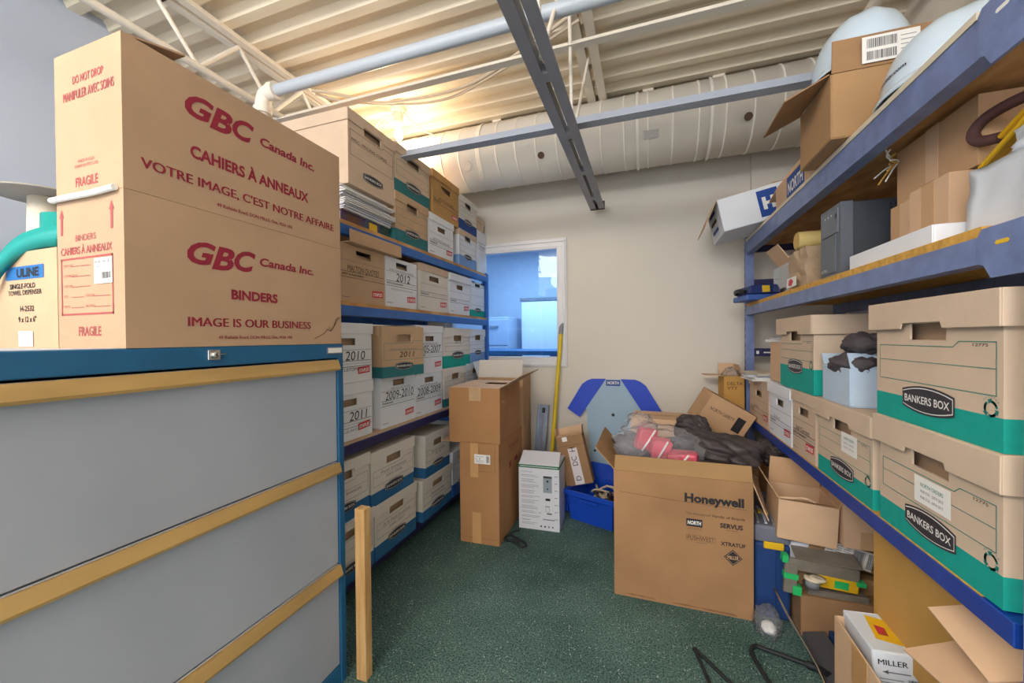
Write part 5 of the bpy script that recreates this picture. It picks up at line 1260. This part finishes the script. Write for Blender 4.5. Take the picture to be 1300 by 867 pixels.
b = MB(); b.lathe([(.024, -.012), (.042, -.012), (.042, .012), (.024, .012), (.024, -.012)], mat('masking_tape', '#cfc3a4', .6), n=28, axis='Y')
tag(b.build('tape_roll', None, (.625, 1.205, .294), (0, 0, D(-20))), 'roll of masking tape standing against the white tool carton', 'tape')
# green taped tool
t = thing('jig_tool', 'worn grey bracket tool with green tape and a yellow block on the low carton', 'tool', (.655, 1.900, .1662), (0, 0, D(0)))
b = MB(); b.obox((.005, -.02, .115), (.24, .012, .045), RY(.06), GUN); b.obox((-.105, -.02, .062), (.045, .02, .12), RY(.05), GUN); b.obox((.03, .03, .145), (.22, .09, .008), RX(.3), GUN); b.obox((.06, .02, .012), (.20, .07, .024), RZ(0), GUN)
b.build('bracket', t, bevel=.002)
b = MB().obox((.055, -.015, .066), (.135, .022, .05), RY(.05), YELL); b.build('yellow_block', t, bevel=.003, label='yellow block')
for c, sz in (((-.105, -.02, .072), (.05, .025, .022)), ((-.125, -.02, .142), (.02, .03, .03)), ((.065, -.016, .066), (.045, .027, .028)), ((.128, -.016, .080), (.03, .03, .016)), ((-.085, -.022, .018), (.03, .028, .035))): MB().obox(c, sz, RY(.06), GREEN).build('green_tape', t)
w_ = MB(); w_.lathe([(0, 0), (.024, 0), (.024, .03), (0, .03)], GREYP, (-.035, -.04, .05), 18); w_.lathe([(.010, .031), (.030, .031), (.030, .037), (.010, .037)], CREAM, (-.035, -.045, .05), 20)
w_.lathe([(.010, .036), (.026, .036), (.026, .041), (.010, .041)], CREAM, (-.020, -.05, .052), 20); w_.build('wheel', t)
# strap tool lying on the carpet
t = thing('strapping_bar', 'dark grey flat bar with a navy edge lying on the carpet at the lower right', 'bar', (.625, 1.868, 0), (0, 0, D(1)))
MB().add([(-.035, 0, .012), (.035, 0, .03), (.045, -.36, .03), (-.055, -.36, .004), (-.035, 0, .020), (.035, 0, .038), (.045, -.36, .038), (-.055, -.36, .012)], [(3, 2, 1, 0)[::-1], (4, 5, 6, 7)[::-1], (0, 1, 5, 4), (1, 2, 6, 5), (2, 3, 7, 6), (3, 0, 4, 7)], mat('bar_grey', '#55565b', .55)).build('bar', t, bevel=.002)
MB().box(.047, -.36, .0, .064, -.01, .055, NAVC).build('navy_edge', t, bevel=.003)
t = None
tag(MB().tube([(.500, 1.90, .16), (.52, 1.80, .115), (.565, 1.66, .045), (.57, 1.56, .012)], .0045, CHR, 8, sub=3).build('metal_rod', None), 'thin bright metal rod slanting down beside the dark grey bar', 'rod')
# cables on the floor
tag(MB().tube([(.21, 1.46, .006), (.175, 1.62, .006), (.166, 1.655, .006), (.185, 1.635, .006), (.245, 1.56, .006), (.34, 1.44, .006)], .0065, BLKR, 8, sub=8).build('floor_cable'), 'thin black cable with a sharp bend on the carpet, left of the thicker one', 'cable')
tag(MB().tube([(.42, 1.40, .008), (.408, 1.52, .008), (.385, 1.62, .008), (.372, 1.70, .008), (.392, 1.742, .008), (.43, 1.735, .008), (.52, 1.71, .009), (.575, 1.69, .012), (.60, 1.655, .02)], [.008] * 6 + [.008, .013, .013], BLKR, 10, sub=8).build('floor_cable'), 'thick black cable hooking across the carpet beside the dark grey bar', 'cable')
b = MB(); blob(b, (0, 0, 0), (.04, .05, .05), FILM, 31, .3, 2, 5, .28, 3)
t = thing('bagged_part', 'small white part in a crumpled clear bag on the carpet beside the navy case', 'bag', (.462, 1.845, .050)); b.build('film', t)
b = MB(); blob(b, (0, -.01, -.018), (.026, .028, .024), WHT, 2, .1, 2, 3); b.build('white_part', t)
# loose packing at the shelf foot
for i, (c, r) in enumerate((((.62, 2.37, .605), (.07, .08, .06)), ((.67, 2.52, .60), (.06, .07, .05)))):
    b = MB(); blob(b, (0, 0, 0), r, FILM if i else JACK, 40 + i, .3, 2, 5, .25, 3); tag(b.build('packing_wad', None, c), ('dark tangled wad of packing at the right of the jacket heap', 'clear wad of packing behind the dark tangled one')[i], 'packing')
carton('brown carton carrying the packing wads behind the navy case', (.735, 2.285, FL), (0, 0, 0), .30, .33, .545, CBD)
